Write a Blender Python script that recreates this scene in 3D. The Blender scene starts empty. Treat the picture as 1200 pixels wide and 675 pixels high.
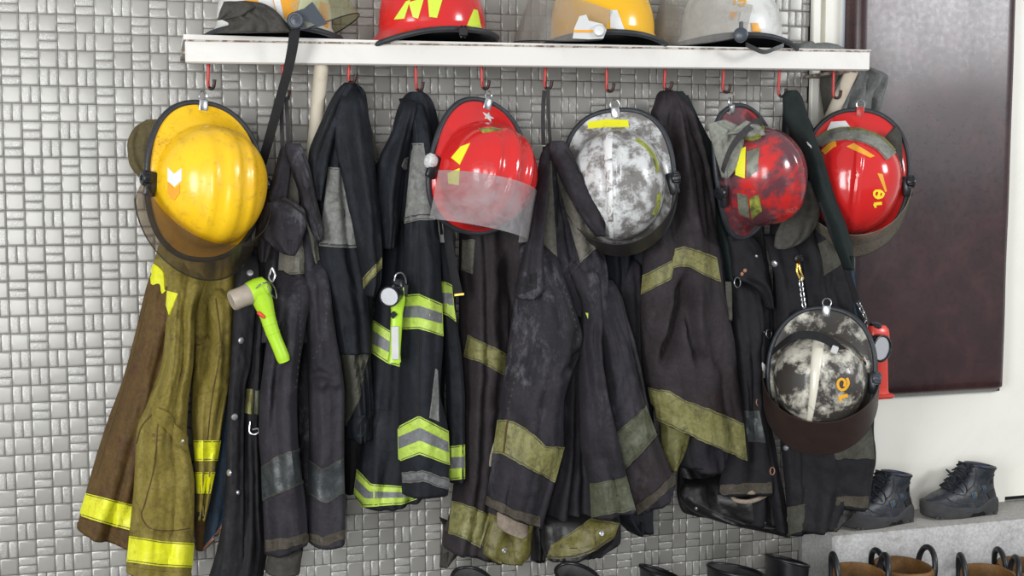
import bpy, math, random
import numpy as np
from mathutils import Matrix, Vector
from mathutils.bvhtree import BVHTree

SC = bpy.context.scene
COL = SC.collection
R = math.radians

# ------------------------------------------------------------------ camera
TH, PI_ = R(16.5), R(4.9)
FPX = 1430.0
CAM = np.array([-3.1 * math.sin(TH), -3.1 * math.cos(TH), 1.25])
FWD = np.array([math.sin(TH) * math.cos(PI_), math.cos(TH) * math.cos(PI_), -math.sin(PI_)])
RGT = np.array([math.cos(TH), -math.sin(TH), 0.0])
UPV = np.cross(RGT, FWD)
cam = bpy.data.cameras.new('camera')
cam.sensor_width = 36.0
cam.lens = FPX / 1200 * 36
cam.clip_start = 0.05
camo = bpy.data.objects.new('camera', cam)
COL.objects.link(camo)
camo.location = CAM
camo.rotation_euler = (math.pi / 2 - PI_, 0, -TH)
SC.camera = camo

def ray(px, py):
    px = np.asarray(px, float); py = np.asarray(py, float)
    d = FWD + ((px - 600) / FPX)[..., None] * RGT + ((337.5 - py) / FPX)[..., None] * UPV
    return d

def at(px, py, y):
    """world point on the plane at distance -y in front of the tiled wall"""
    d = ray(px, py)
    t = (np.asarray(y, float) - CAM[1]) / d[..., 1]
    return CAM + d * t[..., None]

# ------------------------------------------------------------------ objects
MW = {}
def tag(o, label=None, cat=None, group=None, kind=None):
    if label: o['label'] = label
    if cat: o['category'] = cat
    if group: o['group'] = group
    if kind: o['kind'] = kind
    return o

def thing(name, loc, label, cat, group=None, M=None):
    o = bpy.data.objects.new(name, None)
    o.empty_display_size = 0.05
    COL.objects.link(o)
    if M is None: M = Matrix.Translation(Vector(loc))
    o.matrix_world = M
    MW[o.name] = M
    return tag(o, label, cat, group)

def build(name, V, F, mat, parent=None, smooth=True, sharp=40, center=True):
    V = np.asarray(V, float)
    if parent is not None:
        M = MW[parent.name]
    else:
        c = (V.min(0) + V.max(0)) / 2
        c[2] = V[:, 2].min()
        M = Matrix.Translation(Vector(c)) if center else Matrix.Identity(4)
    Mi = np.array(M.inverted())
    L = V @ Mi[:3, :3].T + Mi[:3, 3]
    me = bpy.data.meshes.new(name)
    me.from_pydata(L.tolist(), [], [list(map(int, f)) for f in F])
    me.update()
    if mat is not None: me.materials.append(mat)
    if smooth:
        me.polygons.foreach_set('use_smooth', [True] * len(me.polygons))
        if sharp: me.set_sharp_from_angle(angle=R(sharp))
    o = bpy.data.objects.new(name, me)
    COL.objects.link(o)
    if parent is not None:
        o.parent = parent
    else:
        o.matrix_world = M
    MW[o.name] = M
    return o

class MB:
    """collects pieces into one mesh"""
    def __init__(s): s.V = []; s.F = []; s.n = 0
    def add(s, V, F):
        V = np.asarray(V, float)
        s.V.append(V); s.F += [[int(i) + s.n for i in f] for f in F]; s.n += len(V); return s
    def build(s, name, mat, parent=None, **k):
        return build(name, np.concatenate(s.V), s.F, mat, parent, **k)

def gridF(nr, nc, closed=False, off=0, flip=False):
    F = []
    m = nc if closed else nc - 1
    for i in range(nr - 1):
        for j in range(m):
            a = off + i * nc + j; b = off + i * nc + (j + 1) % nc
            q = [a, b, b + nc, a + nc]
            F.append(q[::-1] if flip else q)
    return F

def nrm(v):
    v = np.asarray(v, float); return v / (np.linalg.norm(v) + 1e-12)

def frame(axis, hint=(0, 0, 1)):
    a = nrm(axis); h = np.asarray(hint, float)
    if abs(np.dot(a, nrm(h))) > .95: h = np.array([1., 0, 0])
    x = nrm(np.cross(h, a)); y = np.cross(a, x)
    return x, y, a

def smoothpts(P, n=8):
    P = np.asarray(P, float)
    if len(P) < 3: return P
    out = []
    for i in range(len(P) - 1):
        p0 = P[max(i - 1, 0)]; p1 = P[i]; p2 = P[i + 1]; p3 = P[min(i + 2, len(P) - 1)]
        for t in np.linspace(0, 1, n, endpoint=False):
            out.append(.5 * ((2 * p1) + (-p0 + p2) * t + (2 * p0 - 5 * p1 + 4 * p2 - p3) * t * t + (-p0 + 3 * p1 - 3 * p2 + p3) * t ** 3))
    out.append(P[-1])
    return np.array(out)

def tube(P, r, n=10, closed=False, rs=None):
    P = np.asarray(P, float); k = len(P)
    V = []
    T = np.roll(P, -1, 0) - np.roll(P, 1, 0)
    if not closed: T[0] = P[1] - P[0]; T[-1] = P[-1] - P[-2]
    x, y, _ = frame(T[0])
    for i in range(k):
        t = nrm(T[i]); x = nrm(x - t * np.dot(x, t)); y = np.cross(t, x)
        ri = r if rs is None else rs[i]
        for j in range(n):
            a = 2 * math.pi * j / n
            V.append(P[i] + ri * (math.cos(a) * x + math.sin(a) * y))
    F = gridF(k, n, True)
    if closed:
        b = (k - 1) * n
        # find best twist
        d = [np.linalg.norm(V[b] - V[j]) for j in range(n)]; s = int(np.argmin(d))
        for j in range(n):
            F.append([b + j, b + (j + 1) % n, (j + 1 + s) % n, (j + s) % n])
    else:
        F.append(list(range(n))[::-1]); F.append([(k - 1) * n + j for j in range(n)])
    return np.array(V), F

def ring(c, axis, Rr, r, n=24, m=8):
    x, y, a = frame(axis)
    P = [np.asarray(c) + Rr * (math.cos(t) * x + math.sin(t) * y) for t in np.linspace(0, 2 * math.pi, n, endpoint=False)]
    return tube(P, r, m, True)

def lathe(c, axis, prof, n=24, hint=(0, 0, 1), sx=1.0, cap=True):
    """prof: list of (radius, height along the axis)"""
    x, y, a = frame(axis, hint)
    V = []
    for (r, h) in prof:
        for j in range(n):
            t = 2 * math.pi * j / n
            V.append(np.asarray(c) + r * (sx * math.cos(t) * x + math.sin(t) * y) + h * a)
    F = gridF(len(prof), n, True)
    F.append(list(range(n))[::-1])
    if cap: F.append([(len(prof) - 1) * n + j for j in range(n)])
    return np.array(V), F

def rbox(c, ax, ay, az, hx, hy, hz, b=.002):
    """bevelled box, half sizes hx hy hz along the axes"""
    ax, ay, az = nrm(ax), nrm(ay), nrm(az)
    b = min(b, hx * .9, hy * .9, hz * .9)
    V = []
    def ringat(z, s):
        X, Y = hx - s, hy - s
        c4 = [(X, Y - b), (X - b, Y), (-X + b, Y), (-X, Y - b), (-X, -Y + b), (-X + b, -Y), (X - b, -Y), (X, -Y + b)]
        for (p, q) in c4: V.append(np.asarray(c) + p * ax + q * ay + z * az)
    for z, s in ((-hz, b), (-hz + b, 0), (hz - b, 0), (hz, b)): ringat(z, s)
    F = gridF(4, 8, True)
    F.append(list(range(8))[::-1]); F.append([24 + j for j in range(8)])
    return np.array(V), F

def strip(P, W, wdir, ndir, th):
    """flat webbing along P: width W across wdir, thickness th"""
    P = np.asarray(P, float); k = len(P)
    w = np.asarray(wdir, float); nn = np.asarray(ndir, float)
    if w.ndim == 1: w = np.tile(w, (k, 1))
    if nn.ndim == 1: nn = np.tile(nn, (k, 1))
    V = []
    for i in range(k):
        for (a, b) in ((-1, -1), (1, -1), (1, 1), (-1, 1)):
            V.append(P[i] + a * W / 2 * nrm(w[i]) + b * th / 2 * nrm(nn[i]))
    F = gridF(k, 4, True)
    F.append([3, 2, 1, 0]); F.append([(k - 1) * 4 + j for j in range(4)])
    return np.array(V), F

# value noise
def _h(ix, iy, seed):
    n = (ix.astype(np.int64) * 374761393 + iy.astype(np.int64) * 668265263 + seed * 1442695) & 0x7fffffff
    n = ((n ^ (n >> 13)) * 1274126177) & 0x7fffffff
    return ((n ^ (n >> 16)) & 0xffff) / 65535.0
def vnoise(x, y, seed=0):
    ix = np.floor(x); iy = np.floor(y); fx = x - ix; fy = y - iy
    fx = fx * fx * fx * (fx * (fx * 6 - 15) + 10); fy = fy * fy * fy * (fy * (fy * 6 - 15) + 10)
    a = _h(ix, iy, seed); b = _h(ix + 1, iy, seed); c = _h(ix, iy + 1, seed); d = _h(ix + 1, iy + 1, seed)
    return (a + (b - a) * fx + (c - a) * fy + (a - b - c + d) * fx * fy) * 2 - 1
def fbm(x, y, seed=0, o=3):
    s = 0; a = 1.0; t = 0
    for k in range(o):
        s = s + a * vnoise(x, y, seed + 17 * k); t += a; a *= .5; x = x * 2.03 + 5.1; y = y * 2.03 + 3.7
    return s / t

def pchip(t, Y, q):
    t = np.asarray(t, float); Y = np.asarray(Y, float); q = np.asarray(q, float)
    h = np.diff(t); dl = np.diff(Y) / h; n = len(t); m = np.zeros(n)
    m[0] = dl[0]; m[-1] = dl[-1]
    for i in range(1, n - 1):
        m[i] = 0 if dl[i - 1] * dl[i] <= 0 else 2 * dl[i - 1] * dl[i] / (dl[i - 1] + dl[i])
    k = np.clip(np.searchsorted(t, q, 'right') - 1, 0, n - 2)
    s = (q - t[k]) / h[k]
    h00 = 2 * s ** 3 - 3 * s ** 2 + 1; h10 = s ** 3 - 2 * s ** 2 + s; h01 = -2 * s ** 3 + 3 * s ** 2; h11 = s ** 3 - s ** 2
    return h00 * Y[k] + h10 * h[k] * m[k] + h01 * Y[k + 1] + h11 * h[k] * m[k + 1]

def polyd(px, py, pts):
    """distance from pixels to a polyline and parameter 0..1 along it"""
    best = np.full(px.shape, 1e9); par = np.zeros(px.shape)
    pts = np.asarray(pts, float); L = np.r_[0, np.cumsum(np.linalg.norm(np.diff(pts, axis=0), axis=1))]
    for i in range(len(pts) - 1):
        a, b = pts[i], pts[i + 1]; d = b - a; l2 = d @ d + 1e-9
        t = np.clip(((px - a[0]) * d[0] + (py - a[1]) * d[1]) / l2, 0, 1)
        dist = np.hypot(px - a[0] - t * d[0], py - a[1] - t * d[1])
        m = dist < best
        best = np.where(m, dist, best); par = np.where(m, (L[i] + t * (L[i + 1] - L[i])) / L[-1], par)
    return best, par

class Piece: pass
STITCHED = ('reflective_band', 'suede_panel', 'suede_yoke', 'suede_patch', 'stained_panel', 'leather_patch', 'cuff', 'leather_hem')
# ------------------------------------------------------------------ hanging cloth
def drape(parent, name, rows, Y0, T, mat, folds=2.0, amp=.008, seed=1, lean=0.0, ridges=(), wr=.0022, top=.45, back=.5, label=None, soft=.9, hemroll=True, bow=0.0, tuck=0.0, crease=None):
    """closed cloth volume hanging in front of the wall.
    rows: left and right edge of the cloth down its length; Y0 its depth, T its half thickness,
    ridges: folds along given lines (positive = ridge, negative = crease)."""
    L = []; Rr = []
    for r in rows:
        if len(r) == 3: L.append((r[1], r[0])); Rr.append((r[2], r[0]))
        else: L.append((r[0], r[1])); Rr.append((r[2], r[3]))
    L = np.array(L, float); Rr = np.array(Rr, float)
    mid = (np.linalg.norm(np.diff(L, axis=0), axis=1) + np.linalg.norm(np.diff(Rr, axis=0), axis=1)) / 2
    t = np.r_[0, np.cumsum(np.maximum(mid, .5))]; tot = t[-1]; t = t / tot
    nr = int(np.clip(tot / 3.2, 14, 130)); wid = np.linalg.norm(Rr - L, axis=1).max()
    nf = int(np.clip(wid / 1.7, 16, 72)); nb = max(8, nf // 4)
    v = np.linspace(0, 1, nr)
    Lx, Ly, Rx, Ry = (pchip(t, a, v) for a in (L[:, 0], L[:, 1], Rr[:, 0], Rr[:, 1]))
    u = np.r_[-np.cos(np.linspace(0, math.pi, nf)), np.cos(np.linspace(0, math.pi, nb + 2))[1:-1]]
    front = np.r_[np.ones(nf), np.zeros(nb)]
    U, Vv = np.meshgrid(u, v); Fm = np.tile(front, (nr, 1))
    s = (U + 1) / 2
    # slight outline irregularity so edges are not ruler straight
    PX = Lx[:, None] * (1 - s) + Rx[:, None] * s
    PY = Ly[:, None] * (1 - s) + Ry[:, None] * s + bow * (1 - U ** 2)
    Yd = Y0 + lean * Vv
    W = at(PX, PY, Yd)
    prof = np.power(np.clip(1 - np.abs(U) ** 2.2, 0, 1), .5 * soft)
    sm = np.clip(Vv / .3, 0, 1); sm = sm * sm * (3 - 2 * sm)
    Tv = T * (top + (1 - top) * sm)
    rng = random.Random(seed)
    d = np.zeros_like(U)
    amp *= 1.6; wr *= 1.35
    if crease is None: crease = .0048 if wid > 45 else .0030 if wid > 24 else .0015
    if folds:
        for k, (fm, am) in enumerate(((1, 1.), (1.9, .55), (3.1, .3))):
            ph = rng.uniform(0, 6.28); dr = rng.uniform(-1.4, 1.4); bend = rng.uniform(-.7, .7)
            x = (U * folds * fm * .5 * math.pi + ph + dr * Vv + bend * np.sin(Vv * 3 + ph))
            rdg = np.power(np.abs(np.sin(x)) + 1e-6, .75) * 2 - 1.1
            d += am * rdg * amp * (.35 + .65 * sm)
        d *= np.power(np.clip(1 - np.abs(U) ** 4, 0, 1), .7)
    d += wr * 2.2 * fbm(PX / 26 + PY / 60, PY / 34 - PX / 70, seed * 7 + 3) + wr * np.abs(fbm(PX / 11 - PY / 25, PY / 12, seed * 5 + 1)) * 1.2
    # drag creases: long sharp ridges that wander down the cloth
    wx = PX / 21 + .9 * fbm(PX / 60, PY / 75, seed + 40, 2) + (PY / 130) * rng.uniform(-1, 1)
    n1 = 1 - np.abs(vnoise(wx, PY / 95 + seed * 3.1, seed + 9)) * 2
    n2 = 1 - np.abs(vnoise(wx * 1.7 - PY / 55, PY / 48 + seed * 1.7, seed + 23)) * 2
    d += crease * (np.clip(n1, -.4, 1) * .9 + np.clip(n2, -.3, 1) ** 2 * .55) * (.3 + .7 * sm)
    for (pts, a, w) in ridges:
        dist, par = polyd(PX, PY, pts)
        fade = np.clip(np.minimum(par, 1 - par) / .18, 0, 1) * .85 + .15
        d += 1.6 * a * np.exp(-(dist / w) ** 2) * fade
    edge = np.power(np.clip(1 - np.abs(U) ** 6, 0, 1), .6)
    dep = np.where(Fm > 0, Tv * prof + d * edge, -back * Tv * prof)
    if tuck: dep = dep - tuck * (1 - np.clip(Vv / .10, 0, 1)) ** 2
    W[..., 1] -= dep
    V = W.reshape(-1, 3); nc = nf + nb
    F = gridF(nr, nc, True)
    # top cap
    F.append(list(range(nc))[::-1])
    base = (nr - 1) * nc
    if hemroll:      # turn the hem inwards so that the opening is hollow
        last = W[-1]; c = last.mean(0)
        inn = c + (last - c) * .9; inn[:, 2] += .004
        deep = c + (last - c) * .8; deep[:, 2] += .035
        V = np.concatenate([V, inn, deep])
        F += gridF(3, nc, True, base)
        F.append([base + 2 * nc + j for j in range(nc)])
    else:
        F.append([base + j for j in range(nc)])
    o = build(name, V, F, mat, parent, sharp=None)
    p = Piece(); p.o = o; p.V = V; p.F = F; p.bvh = BVHTree.FromPolygons(V.tolist(), F); p.parent = parent
    if label: o['label'] = label
    return p

def hit(bvh, px, py, guess=None):
    d = ray(px, py); d = d / np.linalg.norm(d)
    h = bvh.ray_cast(Vector(CAM), Vector(d))
    if h[0] is not None:
        n = np.array(h[1])
        if n @ d > 0: n = -n
        return np.array(h[0]), n, True
    g = guess if guess is not None else 3.0
    P = CAM + d * g
    h = bvh.find_nearest(Vector(P))
    n = np.array(h[1])
    if n @ d > 0: n = -n
    return np.array(h[0]), n, False

def resample(pts, n):
    pts = np.asarray(pts, float)
    s = np.r_[0, np.cumsum(np.linalg.norm(np.diff(pts, axis=0), axis=1))]
    q = np.linspace(0, s[-1], n)
    return np.stack([np.interp(q, s, pts[:, 0]), np.interp(q, s, pts[:, 1])], 1)

def patch(p, name, top, bot, mat, off=.0025, parent=None, label=None, th=None, step=3.0):
    """a sewn-on or stuck-on piece that follows the surface p between two edges"""
    bvh = p.bvh; parent = parent or p.parent
    top = np.asarray(top, float); bot = np.asarray(bot, float)
    lu = max(np.linalg.norm(np.diff(top, axis=0), axis=1).sum(), np.linalg.norm(np.diff(bot, axis=0), axis=1).sum())
    lv = np.linalg.norm(top.mean(0) - bot.mean(0))
    nu = int(np.clip(lu / step, 6, 40)); nv = int(np.clip(lv / step, 4, 44))
    A = resample(top, nu); B = resample(bot, nu)
    worn = mat.name.startswith(('soiled', 'slate', 'stained', 'worn_', 'dark_suede', 'grey_suede'))
    if worn:      # frayed edges
        rg = random.Random(int(top[0][0] * 7 + top[0][1]))
        for Q in (A, B):
            n_ = fbm(np.linspace(0, nu / 2.2, nu) + rg.random() * 50, np.full(nu, rg.random() * 9), 3, 2)
            Q[:, 1] += n_ * 1.5
    g = None; P = np.zeros((nv, nu, 3)); N = np.zeros((nv, nu, 3)); okm = np.zeros((nv, nu), bool)
    ds = []
    for i in range(nv):
        for j in range(nu):
            q = A[j] + (B[j] - A[j]) * i / (nv - 1)
            P[i, j], N[i, j], okm[i, j] = hit(bvh, q[0], q[1])
            if okm[i, j]: ds.append(np.linalg.norm(P[i, j] - CAM))
    g = np.median(ds) if ds else None
    # where the piece would run past the edge of the cloth it ends at that edge
    rows_ok = [i for i in range(nv) if okm[i].sum() >= 2]
    for i in range(nv):
        if i in rows_ok:
            hs = np.flatnonzero(okm[i])
            for j in range(nu):
                if not okm[i, j]:
                    k = hs[np.argmin(np.abs(hs - j))]; P[i, j] = P[i, k]; N[i, j] = N[i, k]
        elif not rows_ok:
            for j in range(nu):
                if not okm[i, j]:
                    q = A[j] + (B[j] - A[j]) * i / (nv - 1)
                    P[i, j], N[i, j], _ = hit(bvh, q[0], q[1], g)
    for i in range(nv):
        if rows_ok and i not in rows_ok:
            k = min(rows_ok, key=lambda r: abs(r - i)); P[i] = P[k]; N[i] = N[k]
    # smooth normals
    for _ in range(2):
        Nm = N.copy()
        Nm[1:] += N[:-1]; Nm[:-1] += N[1:]; Nm[:, 1:] += N[:, :-1]; Nm[:, :-1] += N[:, 1:]
        N = Nm / (np.linalg.norm(Nm, axis=2, keepdims=True) + 1e-9)
    S = P + N * off
    V = S.reshape(-1, 3); F = gridF(nv, nu)
    loop = [j for j in range(nu)] + [i * nu + nu - 1 for i in range(1, nv)] + [(nv - 1) * nu + j for j in range(nu - 2, -1, -1)] + [i * nu for i in range(nv - 2, 0, -1)]
    sk = (P - N * .0015).reshape(-1, 3)[loop]
    b = len(V); V = np.concatenate([V, sk]); m = len(loop)
    for k in range(m):
        F.append([loop[k], b + k, b + (k + 1) % m, loop[(k + 1) % m]])
    # orient front
    o = build(name, V, F, mat, parent, sharp=50)
    if label: o['label'] = label
    q = Piece(); q.o = o; q.V = V; q.F = F; q.bvh = BVHTree.FromPolygons(V.tolist(), F); q.parent = o
    if name in STITCHED and lv > 9:
        k = 1.7 / lv
        for (P_, Q_) in ((A, B), (B, A)):
            line(q, 'stitching', P_ + (Q_ - P_) * k, .85, M['stitch_pale' if worn or mat.name.startswith(('bright', 'lime')) else 'stitch'], off=.0007, smooth=False)
    return q

def line(p, name, pts, wpx, mat, off=.001, parent=None, label=None, smooth=True, dash=None):
    """stitching, lettering strokes or straps lying on a surface"""
    pts = smoothpts(pts, 6) if smooth and len(pts) > 2 else np.asarray(pts, float)
    ln = np.linalg.norm(np.diff(pts, axis=0), axis=1).sum()
    Q = resample(pts, int(np.clip(ln / 2.5, 3, 90)))
    d = np.gradient(Q, axis=0); d /= np.linalg.norm(d, axis=1, keepdims=True) + 1e-9
    nn = np.stack([-d[:, 1], d[:, 0]], 1)
    mb = MB(); m = 3 if wpx > 3 else 2
    rows = []
    g = None
    for i in range(len(Q)):
        rr = []
        for k in range(m):
            w = (k / (m - 1) - .5) * wpx
            P, N, ok = hit(p.bvh, Q[i, 0] + nn[i, 0] * w, Q[i, 1] + nn[i, 1] * w, g)
            if ok: g = np.linalg.norm(P - CAM)
            rr.append((P, N))
        rows.append(rr)
    def seg(i0, i1):
        V = []
        for i in range(i0, i1):
            for (P, N) in rows[i]: V.append(P + N * off)
            for (P, N) in rows[i][::-1]: V.append(P - N * .001)
        k = i1 - i0; c = 2 * m
        F = gridF(k, c, True); F.append(list(range(c))[::-1]); F.append([(k - 1) * c + j for j in range(c)])
        mb.add(V, F)
    if dash:
        for i in range(0, len(rows) - 2, 3): seg(i, i + 3 if dash == 1 else i + 2)
    else: seg(0, len(rows))
    o = mb.build(name, mat, parent or p.parent, sharp=50)
    if label: o['label'] = label
    return o

def snap(p, px, py, rpx, mat, name='snap', parent=None, flat=False):
    P, N, _ = hit(p.bvh, px, py)
    r = rpx * np.linalg.norm(P - CAM) / FPX
    prof = [(r, -.001), (r, .001), (r * .85, .0028), (r * .5, .0036), (0.0002, .0038)]
    V, F = lathe(P, N, prof, 14)
    return build(name, V, F, mat, parent or p.parent)

def rivet(p, px, py, rpx, m1, m2):
    P, N, _ = hit(p.bvh, px, py)
    r = rpx * np.linalg.norm(P - CAM) / FPX
    V, F = lathe(P, N, [(r, -.001), (r, .0015), (r * .8, .0025), (r * .45, .0022), (r * .4, .0005)], 16)
    o = build('eyelet', V, F, m1, p.parent)
    return o
# ------------------------------------------------------------------ materials
def newmat(name):
    m = bpy.data.materials.new(name); m.use_nodes = True
    nt = m.node_tree; nt.nodes.clear()
    out = nt.nodes.new('ShaderNodeOutputMaterial'); b = nt.nodes.new('ShaderNodeBsdfPrincipled')
    nt.links.new(b.outputs[0], out.inputs[0])
    return m, nt, b, out
def col4(c): return (c[0], c[1], c[2], 1)
def N(nt, typ, **kw):
    n = nt.nodes.new(typ)
    for k, v in kw.items():
        if k in n.inputs: n.inputs[k].default_value = v
        else: setattr(n, k, v)
    return n
def noise(nt, co, scale, detail=4, rough=.55, dist=0):
    n = N(nt, 'ShaderNodeTexNoise', Scale=scale, Detail=detail, Roughness=rough, Distortion=dist)
    nt.links.new(co, n.inputs['Vector']); return n.outputs['Fac']
def ramp(nt, f, a, b, lo=0.0, hi=1.0):
    n = N(nt, 'ShaderNodeMapRange'); n.clamp = True
    n.inputs[1].default_value = a; n.inputs[2].default_value = b; n.inputs[3].default_value = lo; n.inputs[4].default_value = hi
    nt.links.new(f, n.inputs[0]); return n.outputs[0]
def mix(nt, f, a, b):
    n = N(nt, 'ShaderNodeMix', data_type='RGBA')
    for s, v in ((n.inputs[0], f), (n.inputs[6], a), (n.inputs[7], b)):
        if hasattr(v, 'default_value') or hasattr(v, 'links'): nt.links.new(v, s)
        elif isinstance(v, (tuple, list)): s.default_value = col4(v)
        else: s.default_value = v
    return n.outputs[2]
def bump(nt, b, h, strength, dist=.001, prev=None):
    n = N(nt, 'ShaderNodeBump', Strength=strength, Distance=dist)
    nt.links.new(h, n.inputs['Height'])
    if prev: nt.links.new(prev, n.inputs['Normal'])
    nt.links.new(n.outputs[0], b.inputs['Normal']); return n.outputs[0]
def obco(nt):
    return N(nt, 'ShaderNodeTexCoord').outputs['Object']

def plain(name, c, rough=.5, metal=0, spec=.5, coat=0, var=.0, bumpy=0):
    m, nt, b, o = newmat(name)
    b.inputs['Base Color'].default_value = col4(c); b.inputs['Roughness'].default_value = rough
    b.inputs['Metallic'].default_value = metal; b.inputs['Specular IOR Level'].default_value = spec
    b.inputs['Coat Weight'].default_value = coat
    co = obco(nt)
    if var:
        f = ramp(nt, noise(nt, co, 22, 5, .6), .35, .7)
        nt.links.new(mix(nt, f, c, tuple(x * (1 - var) for x in c)), b.inputs['Base Color'])
        nt.links.new(ramp(nt, noise(nt, co, 60, 3), .3, .7, rough * .85, min(1, rough * 1.2)), b.inputs['Roughness'])
    if bumpy: bump(nt, b, noise(nt, co, 250, 3), bumpy, .002)
    return m

def cloth(name, base, dust, amt=.5, grime=None, gamt=.4, rough=.78, scale=1.0, weave=.25, spec=.35, sheen=.0, chalk=None, camt=.6, mott=.3, streak=0):
    m, nt, b, o = newmat(name); co = obco(nt)
    f1 = noise(nt, co, 7 * scale, 6, .62, .6)
    f2 = noise(nt, co, 2.6 * scale, 3, .5)
    k = N(nt, 'ShaderNodeMath', operation='MULTIPLY')
    nt.links.new(ramp(nt, f1, .42, .78), k.inputs[0]); nt.links.new(ramp(nt, f2, .3, .65, .25, 1), k.inputs[1])
    k2 = N(nt, 'ShaderNodeMath', operation='MULTIPLY'); nt.links.new(k.outputs[0], k2.inputs[0]); k2.inputs[1].default_value = amt
    c = mix(nt, k2.outputs[0], base, dust)
    if grime:
        f3 = noise(nt, co, 11 * scale, 7, .68, 1.2)
        g = ramp(nt, f3, .52, .72, 0, gamt)
        c = mix(nt, g, c, grime)
    if streak:      # vertical dirt runs
        mp = N(nt, 'ShaderNodeMapping'); mp.inputs['Scale'].default_value = (1, 1, .16); nt.links.new(co, mp.inputs[0])
        c = mix(nt, ramp(nt, noise(nt, mp.outputs[0], 46, 5, .65, .5), .5, .68, 0, streak), c, grime or dust)
    if chalk:       # rubbed pale dust, patchy
        mp = N(nt, 'ShaderNodeMapping'); mp.inputs['Scale'].default_value = (1, 1, .5); mp.inputs['Location'].default_value = (3.1, .7, 1.9); nt.links.new(co, mp.inputs[0])
        q = N(nt, 'ShaderNodeMath', operation='MULTIPLY')
        nt.links.new(ramp(nt, noise(nt, mp.outputs[0], 24, 9, .75, .35), .50, .72), q.inputs[0]); nt.links.new(ramp(nt, noise(nt, mp.outputs[0], 5.5, 2, .5), .48, .64, 0, camt), q.inputs[1])
        c = mix(nt, q.outputs[0], c, chalk)
    if mott:
        mm = N(nt, 'ShaderNodeMix', data_type='RGBA', blend_type='MULTIPLY'); mm.inputs[0].default_value = 1
        g2 = N(nt, 'ShaderNodeCombineColor'); v_ = ramp(nt, noise(nt, co, 120, 5, .7), .25, .75, 1 - mott, 1 + mott)
        for k_ in range(3): nt.links.new(v_, g2.inputs[k_])
        nt.links.new(c, mm.inputs[6]); nt.links.new(g2.outputs[0], mm.inputs[7]); c = mm.outputs[2]
    nt.links.new(c, b.inputs['Base Color'])
    b.inputs['Roughness'].default_value = rough; b.inputs['Specular IOR Level'].default_value = spec
    b.inputs['Sheen Weight'].default_value = sheen; b.inputs['Sheen Roughness'].default_value = .5
    w = noise(nt, co, 900, 2, .5)
    w2 = noise(nt, co, 75, 5, .6)
    p = bump(nt, b, w2, .5, .003)
    bump(nt, b, w, weave, .0008, p)
    return m

def paint(name, base, marks, scale=8, lo=.55, hi=.62, amt=.9, rough=.22, spots=None, slo=.62, shi=.66, coat=.3, soot=None, rough2=.55, tint=None, dist=.8):
    """enamelled helmet shell with scuffs; marks = colour of the wear"""
    m, nt, b, o = newmat(name); co = obco(nt)
    f = ramp(nt, noise(nt, co, scale, 8, .72, dist), lo, hi, 0, amt)
    c = base
    if tint: c = mix(nt, ramp(nt, noise(nt, co, 5, 3), .35, .65), base, tint)
    c = mix(nt, f, c, marks)
    if spots:
        g = ramp(nt, noise(nt, co, scale * 3.2, 7, .75, .8), slo, shi, 0, .9)
        gm = N(nt, 'ShaderNodeMath', operation='MULTIPLY'); nt.links.new(g, gm.inputs[0]); nt.links.new(ramp(nt, noise(nt, co, 9, 2), .45, .62), gm.inputs[1]); g = gm.outputs[0]
        c = mix(nt, g, c, spots)
    if soot:
        h = ramp(nt, noise(nt, co, 5, 8, .72, .3), .41, .50, 0, .92)
        c = mix(nt, h, c, soot)
    nt.links.new(c, b.inputs['Base Color'])
    nt.links.new(ramp(nt, f, 0, amt, rough, rough2), b.inputs['Roughness'])
    b.inputs['Coat Weight'].default_value = coat; b.inputs['Coat Roughness'].default_value = .12
    bump(nt, b, noise(nt, co, 45, 4), .06, .002)
    return m

def clear(name, tint, dirt, fac=.25, rough=.1, streak=.5, gloss=.5):
    """see-through face shield with dirt on it"""
    m, nt, b, o = newmat(name); co = obco(nt)
    tr = N(nt, 'ShaderNodeBsdfTransparent'); tr.inputs[0].default_value = col4(tint)
    b.inputs['Base Color'].default_value = col4(dirt); b.inputs['Roughness'].default_value = rough
    b.inputs['Specular IOR Level'].default_value = gloss
    mp = N(nt, 'ShaderNodeMapping'); mp.inputs['Scale'].default_value = (1, 1, .35); nt.links.new(co, mp.inputs[0])
    f = ramp(nt, noise(nt, mp.outputs[0], 26, 6, .65, .4), .35, .75, fac * (1 - streak), min(1, fac * (1 + streak)))
    ms = N(nt, 'ShaderNodeMixShader'); nt.links.new(f, ms.inputs[0]); nt.links.new(tr.outputs[0], ms.inputs[1]); nt.links.new(b.outputs[0], ms.inputs[2])
    nt.links.new(ms.outputs[0], o.inputs[0])
    return m

M = {}
M['charcoal'] = cloth('charcoal_cloth', (.0138, .0116, .0150), (.060, .053, .066), .65, (.007, .006, .006), .5, chalk=(.20, .20, .225))
M['charcoal_brown'] = cloth('faded_charcoal_cloth', (.0200, .0152, .0176), (.068, .055, .062), .65, (.026, .013, .010), .5, chalk=(.13, .12, .13), camt=.35)
M['charcoal_grey'] = cloth('greyed_cloth', (.0180, .0155, .0200), (.070, .064, .078), .65, (.010, .008, .010), .5, chalk=(.17, .17, .19), camt=.5)
M['navy'] = cloth('navy_cloth', (.0062, .0078, .0115), (.026, .032, .042), .5, (.004, .004, .005), .4, chalk=(.09, .10, .12), camt=.25)
M['black'] = cloth('black_cloth', (.0075, .0072, .009), (.032, .032, .038), .5, (.004, .004, .005), .4, chalk=(.11, .11, .12), camt=.25)
M['olive'] = cloth('olive_canvas', (.175, .135, .022), (.26, .215, .062), .65, (.05, .028, .010), .85, scale=1.5, chalk=(.30, .27, .11), camt=.4)
M['olive_brown'] = cloth('brown_stained_canvas', (.085, .046, .012), (.14, .092, .024), .6, (.06, .014, .014), .8, scale=1.5, chalk=(.03, .018, .008), camt=.7)
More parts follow.
